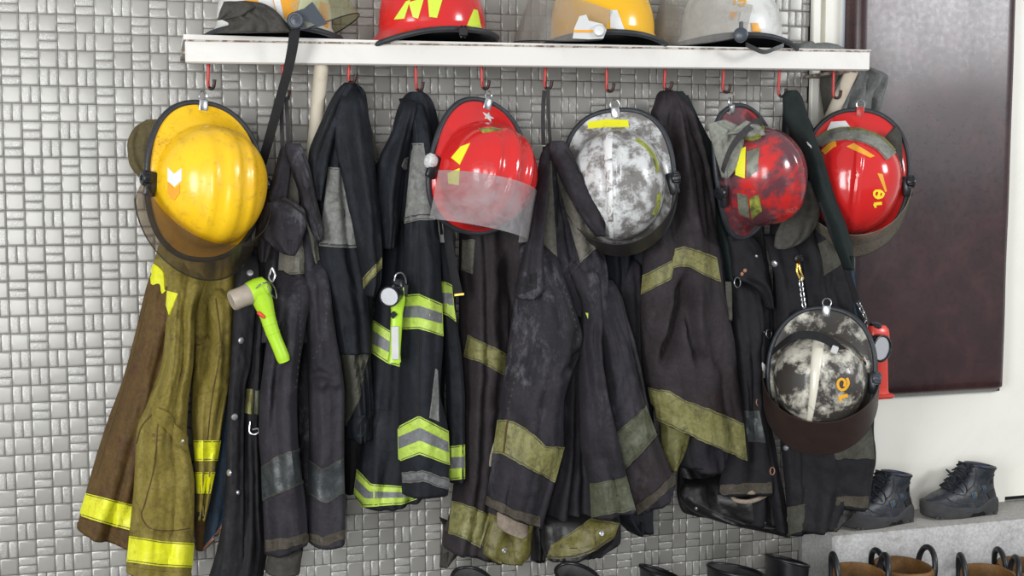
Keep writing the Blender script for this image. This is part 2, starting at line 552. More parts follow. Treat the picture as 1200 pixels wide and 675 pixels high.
M['lining_blue'] = cloth('quilted_blue_lining', (.02, .04, .07), (.07, .11, .15), .6)
M['suede'] = cloth('grey_suede', (.14, .132, .105), (.27, .26, .225), .7, (.055, .05, .04), .8, weave=.7, scale=2.6)
M['suede_light'] = cloth('pale_suede', (.17, .172, .158), (.33, .33, .31), .7, (.075, .075, .07), .8, weave=.7, scale=2.6)
M['suede_dark'] = cloth('dark_suede', (.06, .058, .045), (.12, .115, .09), .6, (.03, .028, .022), .7, weave=.5, scale=2)
M['suede_beige'] = cloth('beige_lining', (.26, .21, .16), (.34, .29, .24), .6, (.12, .09, .06), .5)
M['olive_hood'] = cloth('olive_neck_cloth', (.075, .055, .02), (.13, .11, .05), .6, (.03, .02, .012), .7)
M['grey_hood'] = cloth('grey_neck_cloth', (.22, .225, .19), (.33, .335, .30), .6, (.06, .062, .05), .6)
M['dark_hood'] = cloth('sooty_neck_cloth', (.045, .041, .034), (.09, .085, .073), .6, (.02, .018, .015), .6)
M['green_black'] = cloth('dark_green_cloth', (.006, .012, .011), (.02, .032, .03), .4)
M['glove'] = cloth('grey_work_cloth', (.12, .125, .12), (.21, .215, .21), .7, (.07, .07, .066), .5)
M['lime'] = cloth('lime_reflective', (.47, .64, .085), (.60, .74, .22), .6, (.22, .30, .06), .6, rough=.5, scale=3, streak=.2, mott=.15)
M['yellow_tape'] = cloth('bright_yellow_reflective', (.68, .69, .012), (.82, .85, .14), .6, (.42, .32, .02), .75, rough=.42, scale=3, streak=.35, mott=.12)
M['silver_tape'] = cloth('silver_reflective', (.16, .165, .17), (.24, .245, .25), .6, (.1, .1, .1), .5, rough=.5, scale=3)
M['dirty_tape'] = cloth('soiled_yellow_tape', (.185, .175, .058), (.33, .325, .15), .75, (.055, .05, .022), .9, rough=.55, scale=3.2, streak=.55, chalk=(.45, .45, .30), camt=.5)
M['dirty_tape_grey'] = cloth('soiled_grey_tape', (.085, .092, .055), (.17, .178, .125), .75, (.03, .03, .024), .85, rough=.5, scale=3.2, streak=.5, chalk=(.3, .31, .27), camt=.5)
M['slate_tape'] = cloth('slate_tape', (.032, .037, .039), (.085, .092, .095), .75, (.016, .018, .017), .8, rough=.38, scale=3, streak=.4, spec=.5)
M['green_leather'] = cloth('stained_yellow_leather', (.13, .115, .026), (.24, .22, .075), .7, (.026, .022, .010), .95, rough=.48, scale=3.4, spec=.45, streak=.4, chalk=(.36, .34, .18), camt=.4)
M['black_leather'] = cloth('worn_black_leather', (.010, .009, .009), (.042, .040, .037), .5, (.005, .005, .005), .5, rough=.42, spec=.5, chalk=(.16, .16, .16), camt=.5)
M['hem'] = cloth('worn_brown_hem', (.055, .045, .033), (.15, .13, .105), .8, (.022, .018, .013), .8, scale=5, streak=.4)
M['hem_grey'] = cloth('worn_grey_hem', (.13, .13, .13), (.26, .26, .26), .7, (.04, .04, .04), .8, scale=3)
M['stitch_dark'] = plain('dark_thread', (.012, .010, .008), .9)
M['stitch'] = plain('grey_thread', (.045, .043, .043), .9)
M['stitch_pale'] = plain('worn_thread', (.06, .055, .035), .9)
M['stitch_olive'] = plain('ochre_thread', (.075, .045, .010), .9)
M['webbing'] = cloth('black_webbing', (.010, .010, .011), (.03, .03, .032), .4, weave=.6)
M['webbing_grey'] = cloth('grey_webbing', (.035, .032, .033), (.08, .075, .078), .5, weave=.6)
M['rubber'] = plain('black_rubber', (.013, .014, .016), .42, var=.3)
M['trim_rubber'] = plain('dark_edge_trim', (.028, .032, .038), .5, var=.4, bumpy=.3)
M['black_plastic'] = plain('black_plastic', (.012, .013, .016), .3)
M['grey_plastic'] = plain('slate_plastic', (.05, .06, .075), .35)
M['white_plastic'] = plain('white_plastic', (.62, .63, .62), .3)
M['steel'] = plain('steel', (.55, .56, .57), .28, 1)
M['brass'] = plain('brass', (.62, .42, .1), .3, 1)
M['copper'] = plain('copper_edge', (.32, .16, .10), .55)
M['nickel'] = plain('nickel_snap', (.72, .72, .73), .3, .8)
M['red_paint'] = plain('red_paint', (.52, .035, .025), .35, var=.25)
M['worn_tip'] = plain('worn_dark_metal', (.05, .025, .022), .4, .5, var=.4)
M['shelf'] = paint('cream_painted_wood', (.72, .70, .655), (.60, .57, .52), 6, .5, .7, .4, .45, spots=(.22, .15, .1), slo=.72, shi=.75, coat=0)
M['rusty'] = paint('rusty_edge', (.5, .46, .4), (.13, .065, .035), 40, .45, .55, .9, .7, coat=0)
M['brace'] = paint('cream_bracket', (.66, .60, .48), (.5, .43, .33), 9, .5, .65, .6, .5, coat=0)
M['cord'] = plain('pale_cord', (.36, .32, .24), .8)
M['lime_plastic'] = plain('lime_plastic', (.42, .70, .03), .3, coat=.2, var=.12)
M['red_plastic'] = plain('red_plastic', (.72, .055, .035), .35, coat=.2, var=.12)
M['lens_cover'] = plain('frosted_lens_cover', (.40, .34, .27), .4, var=.3)
M['reflector'] = plain('mirror_reflector', (.80, .81, .83), .2, .92)
M['lens_glass'] = plain('torch_lens', (.75, .78, .8), .08, .6)
M['white_tag'] = plain('white_label', (.6, .6, .58), .6, var=.15)
M['yellow_sticker'] = paint('yellow_sticker', (.85, .82, .03), (.55, .5, .03), 30, .55, .65, .6, .35, coat=.1)
M['lime_sticker'] = paint('lime_sticker', (.62, .78, .06), (.3, .38, .05), 30, .55, .65, .6, .35, coat=.1)
M['dull_sticker'] = paint('sooty_lime_sticker', (.36, .40, .06), (.06, .06, .03), 22, .42, .6, .9, .4, coat=.1)
M['grey_sticker'] = paint('sooty_silver_sticker', (.22, .23, .17), (.06, .06, .045), 22, .42, .6, .8, .4, coat=.1)
M['white_sticker'] = paint('white_sticker', (.72, .73, .72), (.5, .5, .48), 25, .55, .65, .5, .35, coat=.1)
M['orange_sticker'] = plain('orange_sticker', (.85, .38, .03), .35, var=.15)
M['amber'] = plain('amber_lettering', (.85, .42, .03), .4, var=.2)
M['yellow_ink'] = plain('yellow_lettering', (.9, .72, .03), .4)
M['p_yellow'] = paint('yellow_enamel', (.90, .56, .014), (.30, .17, .02), 44, .54, .68, .5, .27, spots=(.16, .10, .025), slo=.53, shi=.66, tint=(.84, .46, .010), dist=.5, coat=.12)
M['p_yellow_clean'] = paint('clean_yellow_enamel', (.83, .45, .012), (.55, .28, .02), 12, .6, .72, .5, .2)
M['p_red'] = paint('red_enamel', (.62, .018, .018), (.36, .014, .014), 12, .55, .7, .6, .16, spots=(.75, .3, .25), slo=.70, shi=.74)
M['p_red_sooty'] = paint('scorched_red_enamel', (.60, .022, .02), (.72, .25, .2), 16, .6, .68, .6, .2, soot=(.075, .042, .052), dist=.3)
M['p_white_sooty'] = paint('scuffed_white_enamel', (.70, .71, .70), (.10, .086, .074), 20, .43, .55, .85, .25, spots=(.06, .05, .045), slo=.55, shi=.66, tint=(.50, .50, .49), dist=.15)
M['p_burnt'] = paint('burnt_white_enamel', (.72, .69, .58), (.022, .018, .015), 11, .36, .50, .97, .22, spots=(.05, .025, .012), slo=.52, shi=.62, dist=.2)
M['p_white'] = paint('dusty_white_enamel', (.68, .68, .65), (.35, .33, .29), 10, .5, .68, .7, .3)
M['ridge_white'] = paint('scraped_white_ridge', (.74, .74, .73), (.12, .1, .09), 30, .50, .60, .9, .3)
M['ridge_burnt'] = paint('scraped_cream_ridge', (.74, .70, .58), (.05, .035, .025), 18, .54, .64, .9, .3)
M['visor_clear'] = clear('clear_visor', (.93, .92, .92), (.52, .50, .51), .27, .12, .4)
M['visor_smoke'] = clear('smoked_visor', (.76, .71, .63), (.13, .11, .09), .19, .12, .3)
M['visor_dark'] = clear('sooty_visor', (.4, .38, .36), (.045, .04, .037), .72, .3, .12)
M['visor_burnt'] = clear('burnt_visor', (.4, .34, .3), (.05, .031, .026), .8, .42, .1)
M['visor_beige'] = clear('hazed_visor', (.78, .74, .66), (.30, .275, .22), .42, .3, .25)
M['visor_pale'] = clear('pale_visor', (.93, .92, .90), (.42, .41, .39), .24, .15, .4)
M['visor_yellowed'] = clear('yellowed_visor', (.93, .93, .80), (.5, .5, .38), .22, .15, .4)
M['boot_rubber'] = plain('boot_rubber', (.012, .012, .014), .36, var=.3)
M['boot_lining'] = plain('boot_lining', (.06, .058, .058), .8, var=.4)
M['tan_leather'] = cloth('tan_boot_lining', (.19, .095, .03), (.28, .155, .06), .6, (.1, .05, .015), .7, rough=.6)
M['boot_yellow'] = plain('ochre_boot_band', (.42, .24, .03), .5, var=.3)
M['shoe_leather'] = cloth('black_shoe_leather', (.013, .016, .023), (.075, .08, .088), .6, (.006, .006, .008), .3, rough=.40, spec=.55, scale=4, chalk=(.16, .17, .18), camt=.5)
M['shoe_sole'] = plain('grey_black_sole', (.045, .045, .046), .7, var=.4, bumpy=.3)
M['shoe_blue'] = cloth('blue_padding', (.012, .085, .30), (.05, .16, .42), .4)
M['lace'] = cloth('dark_lace', (.010, .013, .02), (.04, .06, .1), .5)

# ------------------------------------------------------------------ the room
CORNER = at(945, 330, 0)[0]                # the tiled wall ends here
def tile_material():
    m, nt, b, o = newmat('glass_mosaic'); co = obco(nt)
    a = N(nt, 'ShaderNodeVertexColor', layer_name='tile')
    sp = N(nt, 'ShaderNodeSeparateColor'); nt.links.new(a.outputs[0], sp.inputs[0])
    smooth_c = mix(nt, sp.outputs[0], (.31, .30, .272), (.355, .345, .314))
    rough_c = mix(nt, sp.outputs[0], (.335, .325, .298), (.40, .39, .358))
    spark = noise(nt, co, 420, 3, .7)
    rough_c = mix(nt, ramp(nt, spark, .5, .72), rough_c, (.62, .61, .59))
    c = mix(nt, sp.outputs[1], smooth_c, rough_c)
    dirt = ramp(nt, noise(nt, co, 2.3, 5, .6), .45, .75, 0, .35)
    c = mix(nt, dirt, c, (.24, .21, .18))
    nt.links.new(c, b.inputs['Base Color'])
    b.inputs['Metallic'].default_value = .14
    r = N(nt, 'ShaderNodeMapRange'); nt.links.new(sp.outputs[1], r.inputs[0]); r.inputs[3].default_value = .33; r.inputs[4].default_value = .33
    nt.links.new(r.outputs[0], b.inputs['Roughness'])
    b.inputs['Coat Weight'].default_value = .25; b.inputs['Coat Roughness'].default_value = .2
    hm = N(nt, 'ShaderNodeMath', operation='MULTIPLY'); nt.links.new(noise(nt, co, 330, 2, .6), hm.inputs[0]); nt.links.new(sp.outputs[1], hm.inputs[1])
    p = bump(nt, b, hm.outputs[0], .5, .0015)
    bump(nt, b, noise(nt, co, 60, 2), .12, .002, p)
    return m

def tiles():
    rnd = random.Random(5); P = .0401; b = .0046; g = .0005; h = .0030
    a = at(44, 16, 0); ox, oz = a[0], a[2]
    i0 = int((-2.5 - ox) / P); i1 = int((CORNER - ox) / P); j0 = int(math.ceil((-oz) / P)); j1 = int((2.75 - oz) / P)
    V = []; F = []; C = []
    def tile(x0, x1, z0, z1, typ):
        x0 += g; x1 -= g; z0 += g; z1 -= g
        x1 = min(x1, CORNER)
        if x1 - x0 < 2.5 * b: return
        tx, tz = rnd.gauss(0, .00005), rnd.gauss(0, .00005); q = h + rnd.uniform(-.0005, .0005)
        n = len(V)
        for (x, z) in ((x0, z0), (x1, z0), (x1, z1), (x0, z1)): V.append((x, -.0006, z))
        for (ins, hh) in ((b * .32, .72), (b * .75, .96), (b * 1.05, 1.0)):
            for (sx, sz) in ((0, 0), (1, 0), (1, 1), (0, 1)):
                V.append((x1 - ins if sx else x0 + ins, -q * hh - tx * (sx * 2 - 1) - tz * (sz * 2 - 1), z1 - ins if sz else z0 + ins))
        F.append((n + 12, n + 13, n + 14, n + 15))
        for r_ in range(3):
            for k in range(4): F.append((n + r_ * 4 + k, n + r_ * 4 + (k + 1) % 4, n + r_ * 4 + 4 + (k + 1) % 4, n + r_ * 4 + 4 + k))
        v = rnd.random(); C.extend([(v, typ, 0, 1)] * 16)
    for i in range(i0, i1 + 1):
        for j in range(j0, j1 + 1):
            x = ox + i * P; z = oz + j * P
            if (i + j) % 2 == 1: tile(x, x + P, z, z + P, 0)
            elif ((i - j) // 2 + (rnd.random() < .12)) % 2 == 0:
                tile(x, x + P / 2, z, z + P, 1); tile(x + P / 2, x + P, z, z + P, 1)
            else:
                tile(x, x + P, z, z + P / 2, 1); tile(x, x + P, z + P / 2, z + P, 1)
    n = len(V)   # grout bed and the body of the wall
    for y in (-.0008, .12):
        for (x, z) in ((-2.5, 0), (CORNER, 0), (CORNER, 2.75), (-2.5, 2.75)): V.append((x, y, z))
    F += [(n, n + 1, n + 2, n + 3), (n + 7, n + 6, n + 5, n + 4), (n + 1, n + 5, n + 6, n + 2), (n, n + 3, n + 7, n + 4), (n + 3, n + 2, n + 6, n + 7), (n, n + 4, n + 5, n + 1)]
    C += [(0, 0, 0, 1)] * 8
    o = build('wall_back', V, F, tile_material(), center=False, smooth=True, sharp=None)
    grout = plain('grout', (.13, .115, .10), .9, var=.3)
    o.data.materials.append(grout)
    idx = [0] * (len(F) - 6) + [1] * 6
    o.data.polygons.foreach_set('material_index', idx)
    ca = o.data.color_attributes.new('tile', 'FLOAT_COLOR', 'POINT')
    ca.data.foreach_set('color', np.array(C, 'f').ravel())
    tag(o, kind='structure')
tiles()

WHITE = paint('white_wall_paint', (.83, .81, .73), (.74, .71, .62), 3, .5, .75, .5, .5, coat=0)
CONC = cloth('painted_concrete', (.52, .515, .50), (.64, .635, .62), .7, (.26, .245, .22), .5, rough=.8, weave=.4, sheen=0)
CONC_TOP = cloth('worn_concrete', (.34, .325, .30), (.48, .46, .43), .7, (.2, .18, .15), .6, rough=.75, weave=.4, sheen=0)
def box(x0, x1, y0, y1, z0, z1, b=.003):
    return rbox(((x0 + x1) / 2, (y0 + y1) / 2, (z0 + z1) / 2), (1, 0, 0), (0, 1, 0), (0, 0, 1), abs(x1 - x0) / 2, abs(y1 - y0) / 2, abs(z1 - z0) / 2, b)
def struct(name, V, F, mat, **k): return tag(build(name, V, F, mat, **k), kind='structure')

LEDGE_Y = -.17
LEDGE_Z = at(1100, 617.5, LEDGE_Y)[2]
XR = 3.2
V, F = box(CORNER, XR, .02, .14, LEDGE_Z - .02, 2.75); struct('wall_right', V, F, WHITE, center=False)
# frame at the end of the tiling
xa, xb, xc = at(949, 100, -.012)[0], at(957, 100, -.012)[0], at(977, 100, 0)[0]
V, F = box(CORNER - .001, xa, -.010, .02, 0, 2.75, .002); struct('trim_1', V, F, plain('grey_trim', (.30, .30, .29), .4, .3, var=.2), center=False)
V, F = box(xa, xb + .004, -.022, .02, LEDGE_Z, 2.75, .003); struct('trim_2', V, F, WHITE, center=False)
V, F = box(CORNER - .002, XR, LEDGE_Y, .14, 0, LEDGE_Z, .006); o = struct('concrete_step', V, F, CONC, center=False)
V, F = box(CORNER, XR, LEDGE_Y + .004, .0, LEDGE_Z + .0002, LEDGE_Z + .002, .0008); struct('step_top', V, F, CONC_TOP, center=False)
# white wainscot whose lower edge leaves a dark gap over the step at the right
g0 = at(1177, 586, .0)[0]
mb = MB(); mb.add(*box(xc - .03, g0, -.002, .02, LEDGE_Z, LEDGE_Z + .0165, .0004)); mb.add(*box(xc - .03, XR, -.002, .02, LEDGE_Z + .016, 2.75, .0004))
tag(mb.build('trim_3', WHITE, center=False), kind='structure')
V, F = box(g0, XR, .0185, .021, LEDGE_Z, LEDGE_Z + .02, .0005); struct('gap_shade', V, F, plain('gap', (.01, .01, .01), .9), center=False)  # black sheet at the back of the gap, paints the shade in it
V, F = box(-2.5, XR, -7, .14, -.1, 0, .004); struct('floor', V, F, cloth('grey_floor', (.09, .09, .088), (.14, .14, .135), .6, (.05, .05, .045), .5, rough=.5, weave=.2, sheen=0), center=False)

# padded brown board
def board():
    yf = -.055
    tl = at(993, 0, yf)[0]; tr = at(1190, 0, yf); x1 = at(1188, 240, yf)[0]
    x0 = at(995, 300, yf)[0]
    z0 = at(1094, 465, yf)[2]; z1 = 2.3
    zL, zR = at(1010, 468, yf)[2], at(1178, 463, yf)[2]
    root = thing('padded_board', ((x0 + x1) / 2, -.003, z0), 'large dark brown leather-covered padded board on the white wall at right', 'wall panel')
    nx, nz = 40, 90
    u = np.linspace(0, 1, nx); w = np.linspace(0, 1, nz)
    V = []
    for b in w:
        for a in u:
            e = min(a * (x1 - x0), (1 - a) * (x1 - x0), b * (z1 - z0), (1 - b) * (z1 - z0))
            y = -.022 - .033 * math.sqrt(max(0, 1 - max(0, 1 - e / .03) ** 2)) - .0015 * vnoise(np.array(a * 5.), np.array(b * 9.), 3)
            V.append((x0 + a * (x1 - x0), y, z0 + b * (z1 - z0)))
    F = gridF(nz, nx)
    loop = list(range(nx)) + [i * nx + nx - 1 for i in range(1, nz)] + [(nz - 1) * nx + j for j in range(nx - 2, -1, -1)] + [i * nx for i in range(nz - 2, 0, -1)]
    n = len(V)
    for k in loop: V.append((V[k][0], -.003, V[k][2]))
    m = len(loop)
    for k in range(m): F.append([loop[k], n + k, n + (k + 1) % m, loop[(k + 1) % m]])
    F.append([n + k for k in range(m)][::-1])
    mt, nt, b, _ = newmat('brown_leatherette'); co = obco(nt)
    c = mix(nt, ramp(nt, noise(nt, co, 14, 5, .6, .5), .4, .7), (.030, .013, .0145), (.055, .022, .022))
    nt.links.new(c, b.inputs['Base Color'])
    nt.links.new(ramp(nt, noise(nt, co, 60, 4), .3, .7, .26, .32), b.inputs['Roughness'])
    bump(nt, b, noise(nt, co, 320, 3), .10, .001)
    build('padding', V, F, mt, root, sharp=60)
    V, F = rbox(((x0 + x1) / 2, -.0035, (z0 + z1) / 2), (1, 0, 0), (0, 1, 0), (0, 0, 1), (x1 - x0) / 2 + .006, .0032, (z1 - z0) / 2 + .006, .001)
    build('fringe_backing', V, F, plain('lens_fringe_blue', (.5, .55, .6), .5), root)  # plate behind the padding, its pale blue rim imitates a lens colour fringe
board()

# ------------------------------------------------------------------ shelf
YF = -.22
def shelf():
    xl = at(217, 60, YF)[0]; xr = at(1020, 70, YF)[0]
    a, b = at(217, 47, YF), at(1020, 60, YF); c, d = at(217, 72, YF), at(1020, 84, YF)
    zt, zb = (a[2] + b[2]) / 2, (c[2] + d[2]) / 2
    root = thing('wall_shelf', ((xl + xr) / 2, 0, zb), 'long cream painted wooden shelf on the mosaic wall, helmets on top and hooks beneath', 'shelf')
    V, F = rbox(((xl + xr) / 2, YF + .011, (zt + zb) / 2), (1, 0, (b[2] - a[2]) / (xr - xl)), (0, 1, 0), (0, 0, 1), (xr - xl) / 2, .011, (zt - zb) / 2, .003)
    build('fascia', V, F, M['shelf'], root)
    n = 60; rr = random.Random(3)   # rough rusty joint line under the board
    V = []; 
    for i in range(n):
        t = i / (n - 1); z = a[2] + (b[2] - a[2]) * t
        h = .0012 + .0022 * rr.random()
        for (y, dz) in ((YF - .0014, -h), (YF - .0014, h), (YF + .01, h), (YF + .01, -h)): V.append((xl + .002 + (xr - xl - .004) * t, y, z + dz))
    F = gridF(n, 4, True) + [[3, 2, 1, 0], [n * 4 - 4 + j for j in range(4)]]
    build('rusty_joint', V, F, M['rusty'], root, smooth=False)
    # board: a little prouder at its left end
    tl = at(215, 40, YF - .004)[2]; tm = at(430, 47.5, YF)[2]
    pts = [(xl - .003, tl), (at(430, 45, YF)[0], tm + .001), (xr, b[2] + .003)]
    V = []
    for (x, z) in pts:
        zz = a[2] + (b[2] - a[2]) * (x - xl) / (xr - xl)
        for (y, q) in ((YF - .003, zz + .0012), (YF - .003, z), (-.006, z), (-.006, zz + .0012)): V.append((x, y, q))
    F = gridF(3, 4, True) + [[3, 2, 1, 0], [8, 9, 10, 11]]
    build('board', V, F, M['shelf'], root, smooth=False)
    for (p, q) in (((377, 73, YF + .03), (361, 250, -.012)), ((999, 82, YF + .03), (949, 190, -.012))):
        A, B = at(*p), at(*q)
        V, F = tube([A, A + (B - A) * .5, B], .0165, 14)
        build('brace', V, F, M['brace'], root)
    for px in (226, 378, 1000):
        x = at(px, 60, YF)[0]; z = (zt + zb) / 2
        V, F = rbox((x, -.105, z - .012), (1, 0, 0), (0, 1, 0), (0, 0, 1), .022, .093, .004, .001)
        build('support_bar', V, F, M['rusty'], root)
    return zt, zb
SHELF_T, SHELF_B = shelf()

# hooks
HOOKS = [(245, 104, 'the yellow helmet'), (332, 116, 'a loop beside the black strap'), (410, 97, 'the jacket right of the cream brace'),
         (487, 106, 'the lime-banded navy jacket'), (564, 104, 'the red helmet with clear visor'), (640, 104, 'a loop between red and white helmets'),
         (711, 107, 'the scuffed white helmet'), (780, 105, 'the tall charcoal jacket'), (849, 108, 'the sideways scorched red helmet'),
         (914, 113, 'the dark green jacket edge'), (977, 115, 'the red helmet lettered 19')]
HOOKY = -.185
def hook(px, pyb, what):
    ptop = 73 + (px - 245) * .0142
    x = at(px, ptop, HOOKY)[0]; zt = at(px, ptop, HOOKY)[2] + .035; zb = at(px, pyb, HOOKY)[2]
    root = thing('coat_hook', (x, HOOKY, zt), 'red painted coat hook under the shelf holding ' + what, 'hook', 'red hooks under the shelf')
    k = random.Random(px)
    sx = k.uniform(-.004, .002)
    P = smoothpts([(x, HOOKY, zt), (x + sx * .5, HOOKY, (zt + zb) / 2), (x + sx, HOOKY, zb + .012), (x + sx + .002, HOOKY - .002, zb + .003)], 6)
    V, F = tube(P, .0036, 10); build('shank', V, F, M['red_paint'], root)
    P2 = smoothpts([P[-1], P[-1] + (.0035, -.004, -.0035), P[-1] + (.008, -.009, -.002), P[-1] + (.0105, -.012, .005), P[-1] + (.0115, -.013, .016)], 6)
    V, F = tube(P2, .0040, 10, rs=[.0036] * (len(P2) - 3) + [.004, .0042, .0035]); build('tip', V, F, M['worn_tip'], root)
for h in HOOKS: hook(*h)
# ------------------------------------------------------------------ helmets
def orient(px, py, y, yaw=0, tilt=0, roll=0):
    """helmet frame hanging on the wall: yaw turns the crown to the right, tilt lifts it, roll leans its top to the right"""
    o = at(px, py, y)
    d = o - CAM; az = math.atan2(d[0], d[1])           # direction of view
    a = az - R(yaw)
    c = np.array([-math.sin(a) * math.cos(R(tilt)), -math.cos(a) * math.cos(R(tilt)), math.sin(R(tilt))])
    x = nrm(np.cross((0, 0, 1), c)); b = np.cross(c, x)
    x2 = x * math.cos(R(roll)) - b * math.sin(R(roll)); b2 = b * math.cos(R(roll)) + x * math.sin(R(roll))
    return mat4(x2, b2, c, o)
def mat4(x, y, z, o):
    return Matrix(((x[0], y[0], z[0], o[0]), (x[1], y[1], z[1], o[1]), (x[2], y[2], z[2], o[2]), (0, 0, 0, 1)))

def helmet(label, Mx, shell, W=.132, Lf=.150, Lb=.178, a=.108, lf=.128, lb=.128, H=.128, ridge=.010, rw=.012, side=.0, trim='trim_rubber',
           visor=None, knobs=(-1, 1), knobmat='black_plastic', name='fire_helmet', group=None, hang=True, clipmat='steel', dcy=0.0, ridgemat=None, liner='rubber', dip=.0, ex=.88):
    root = thing(name, None, label, 'helmet', group, Mx)
    A = np.array(Mx); tw = lambda P: np.asarray(P) @ A[:3, :3].T + A[:3, 3]
    nphi = 96; ph = np.linspace(0, 2 * math.pi, nphi, endpoint=False)
    cs, sn = np.cos(ph), np.sin(ph)
    def spow(v, e): return np.sign(v) * np.abs(v) ** e
    def domez(psi, x, y):
        z = H * np.cos(psi) ** .82
        f = np.sin(np.clip(psi / 1.3, 0, 1) * math.pi * .5) * 0 + np.clip((1.5 - psi) / .35, 0, 1)
        z = z + ridge * np.exp(-(x / rw) ** 4) * f
        if side:
            z = z + side * (np.exp(-((np.abs(x) - .045) / .009) ** 4)) * f
        return z
    rings = []
    for psi in np.linspace(0.02, math.pi / 2, 30):
        r = math.sin(psi) ** .86
        x = a * r * cs; y = np.where(sn > 0, lb, lf) * r * sn + dcy
        rings.append(np.stack([x, y, domez(np.full_like(x, psi), x, y) + .012], 1))
    ey = np.where(sn > 0, Lb, Lf) * spow(sn, ex); ex = W * spow(cs, ex)
    base = rings[-1].copy()
    def edgez(): return -.004 - .020 * np.clip(sn, 0, 1) ** 2 * (1 + dip) - .010 * np.clip(-sn, 0, 1) ** 2 + .006 * np.abs(cs) ** 3
    for t in np.linspace(.12, 1, 10):
        x = base[:, 0] + (ex - base[:, 0]) * t; y = base[:, 1] + (ey - base[:, 1]) * t
        z = .012 * (1 - t) ** 2.5 + edgez() * t
        rings.append(np.stack([x, y, z], 1))
    nr = len(rings); V = np.concatenate(rings)
    F = gridF(nr, nphi, True)
    F.append(list(range(nphi)))
    n0 = len(V)
    # inner side: brim underside
    edge = rings[-1]
    und = edge.copy(); und[:, 2] -= .003
    V = np.concatenate([V, und]); F += gridF(2, nphi, True, (nr - 1) * nphi)
    W0 = tw(V)
    so = build('shell', W0, F, M[shell], root, sharp=60)
    p = Piece(); p.o = so; p.V = W0; p.F = F; p.bvh = BVHTree.FromPolygons(W0.tolist(), F); p.parent = root; p.root = root; p.tw = tw; p.A = A
    # lining
    rr = []
    rr.append(np.stack([ex * .985, ey * .985, edgez() - .0045], 1))
    b2 = base * .93; b2[:, 2] = -.004; rr.append(b2)
    for k, s in ((.02, .9), (.05, .82), (.08, .62), (.095, .3)):
        b3 = base * s; b3[:, 2] = k; rr.append(b3)
    F2 = gridF(len(rr), nphi, True) + [[(len(rr) - 1) * nphi + j for j in range(nphi)]]
    build('liner', tw(np.concatenate(rr)), F2, M[liner], root, sharp=None)
    # edge trim
    e = np.stack([ex, ey, edgez() - .001], 1)
    Vt, Ft = tube(e, .0065, 8, True)
    Vt = np.asarray(Vt)
    build('edge_trim', tw(Vt), Ft, M[trim], root, sharp=None)
    if ridgemat:
        V = []; yy = np.linspace(-.95, .93, 50)
        for q in yy:
            psi = math.asin(min(1, abs(q) ** (1 / .86)))
            y = (lb if q > 0 else lf) * q + dcy
            for (x, dz) in ((-.013, -.004), (-.012, .001), (-.006, .004), (0, .005), (.006, .004), (.012, .001), (.013, -.004)):
                z = float(domez(np.array(psi), np.array(0.), 0)) - ridge * .25 + .012
                V.append((x * (1.0 - .62 * max(0, (1 - q) / 2) ** 1.3) * 1.15 - .012 * q * q * (q < 0) - .006, y, z + dz))
        build('crown_ridge', tw(np.array(V)), gridF(50, 7), M[ridgemat], root, sharp=None)
    if visor:
        al, d, mt, Rx, Ry, span = (visor.get(k, q) for k, q in (('al', 30), ('d', .10), ('mat', 'visor_clear'), ('Rx', .142), ('Ry', .160), ('span', 96)))
        taper = visor.get('taper', .75); y0 = visor.get('y0', 0.0); z0 = visor.get('z0', .008)
        fi = np.radians(np.linspace(-span, span, 61)); tv = np.linspace(0, 1, 14)
        ca, sa = math.cos(R(al)), math.sin(R(al))
        def vp(f, t, k=0):
            dd = d * (1 - taper + taper * np.clip(np.cos(f * .95), 0, 1) ** .55)
            x = (Rx + k) * np.sin(f); y = -(Ry + k) * np.cos(f); z = -t * dd + visor.get('up', .0)
            return np.stack([x, y * ca + z * sa + y0, -y * sa + z * ca + z0], -1)
        g1 = np.stack([vp(fi, t, .0012) for t in tv]).reshape(-1, 3); g2 = np.stack([vp(fi, t, -.0012) for t in tv]).reshape(-1, 3)
        n = len(g1); F = gridF(14, 61) + gridF(14, 61, off=n, flip=True)
        lp = list(range(61)) + [i * 61 + 60 for i in range(1, 14)] + [13 * 61 + j for j in range(59, -1, -1)] + [i * 61 for i in range(12, 0, -1)]
        for k in range(len(lp)): F.append([lp[k], n + lp[k], n + lp[(k + 1) % len(lp)], lp[(k + 1) % len(lp)]])
        vo = build('visor', tw(np.concatenate([g1, g2])), F, M[mt], root, sharp=60)
        p.visor = vo
        Pe = vp(fi, np.zeros_like(fi)); 
        if visor.get('rim', True):
            V, F = tube(vp(np.radians(np.linspace(-span, span, 61)), np.ones(61)), .0016, 6)
            build('visor_rim', tw(V), F, M['black_plastic'], vo, sharp=None)
    for s in knobs:
        c = np.array([s * (W + .004), 0.0, .010])
        mb = MB()
        mb.add(*lathe(c, (s, 0, .0), [(.006, -.012), (.013, -.010), (.015, -.006), (.015, .008), (.013, .011), (.006, .012), (.0055, .009), (.0003, .009)], 22))
        for k in range(12):
            t = 2 * math.pi * k / 12
            mb.add(*rbox(c + np.array([s * .002, .015 * math.cos(t), .015 * math.sin(t)]), (1, 0, 0), (0, math.cos(t), math.sin(t)), (0, -math.sin(t), math.cos(t)), .006, .0015, .0018, .0006))
        V, F = np.concatenate(mb.V), mb.F
        ko = build('knob', tw(V), F, M[knobmat], root, sharp=45)
        V, F = rbox(np.array([s * (W - .004), -.012, .012]), (1, .2 * s, 0), (-.2 * s, 1, 0), (0, 0, 1), .012, .026, .007, .003)
        build('visor_bracket', tw(V), F, M['black_plastic'], root)
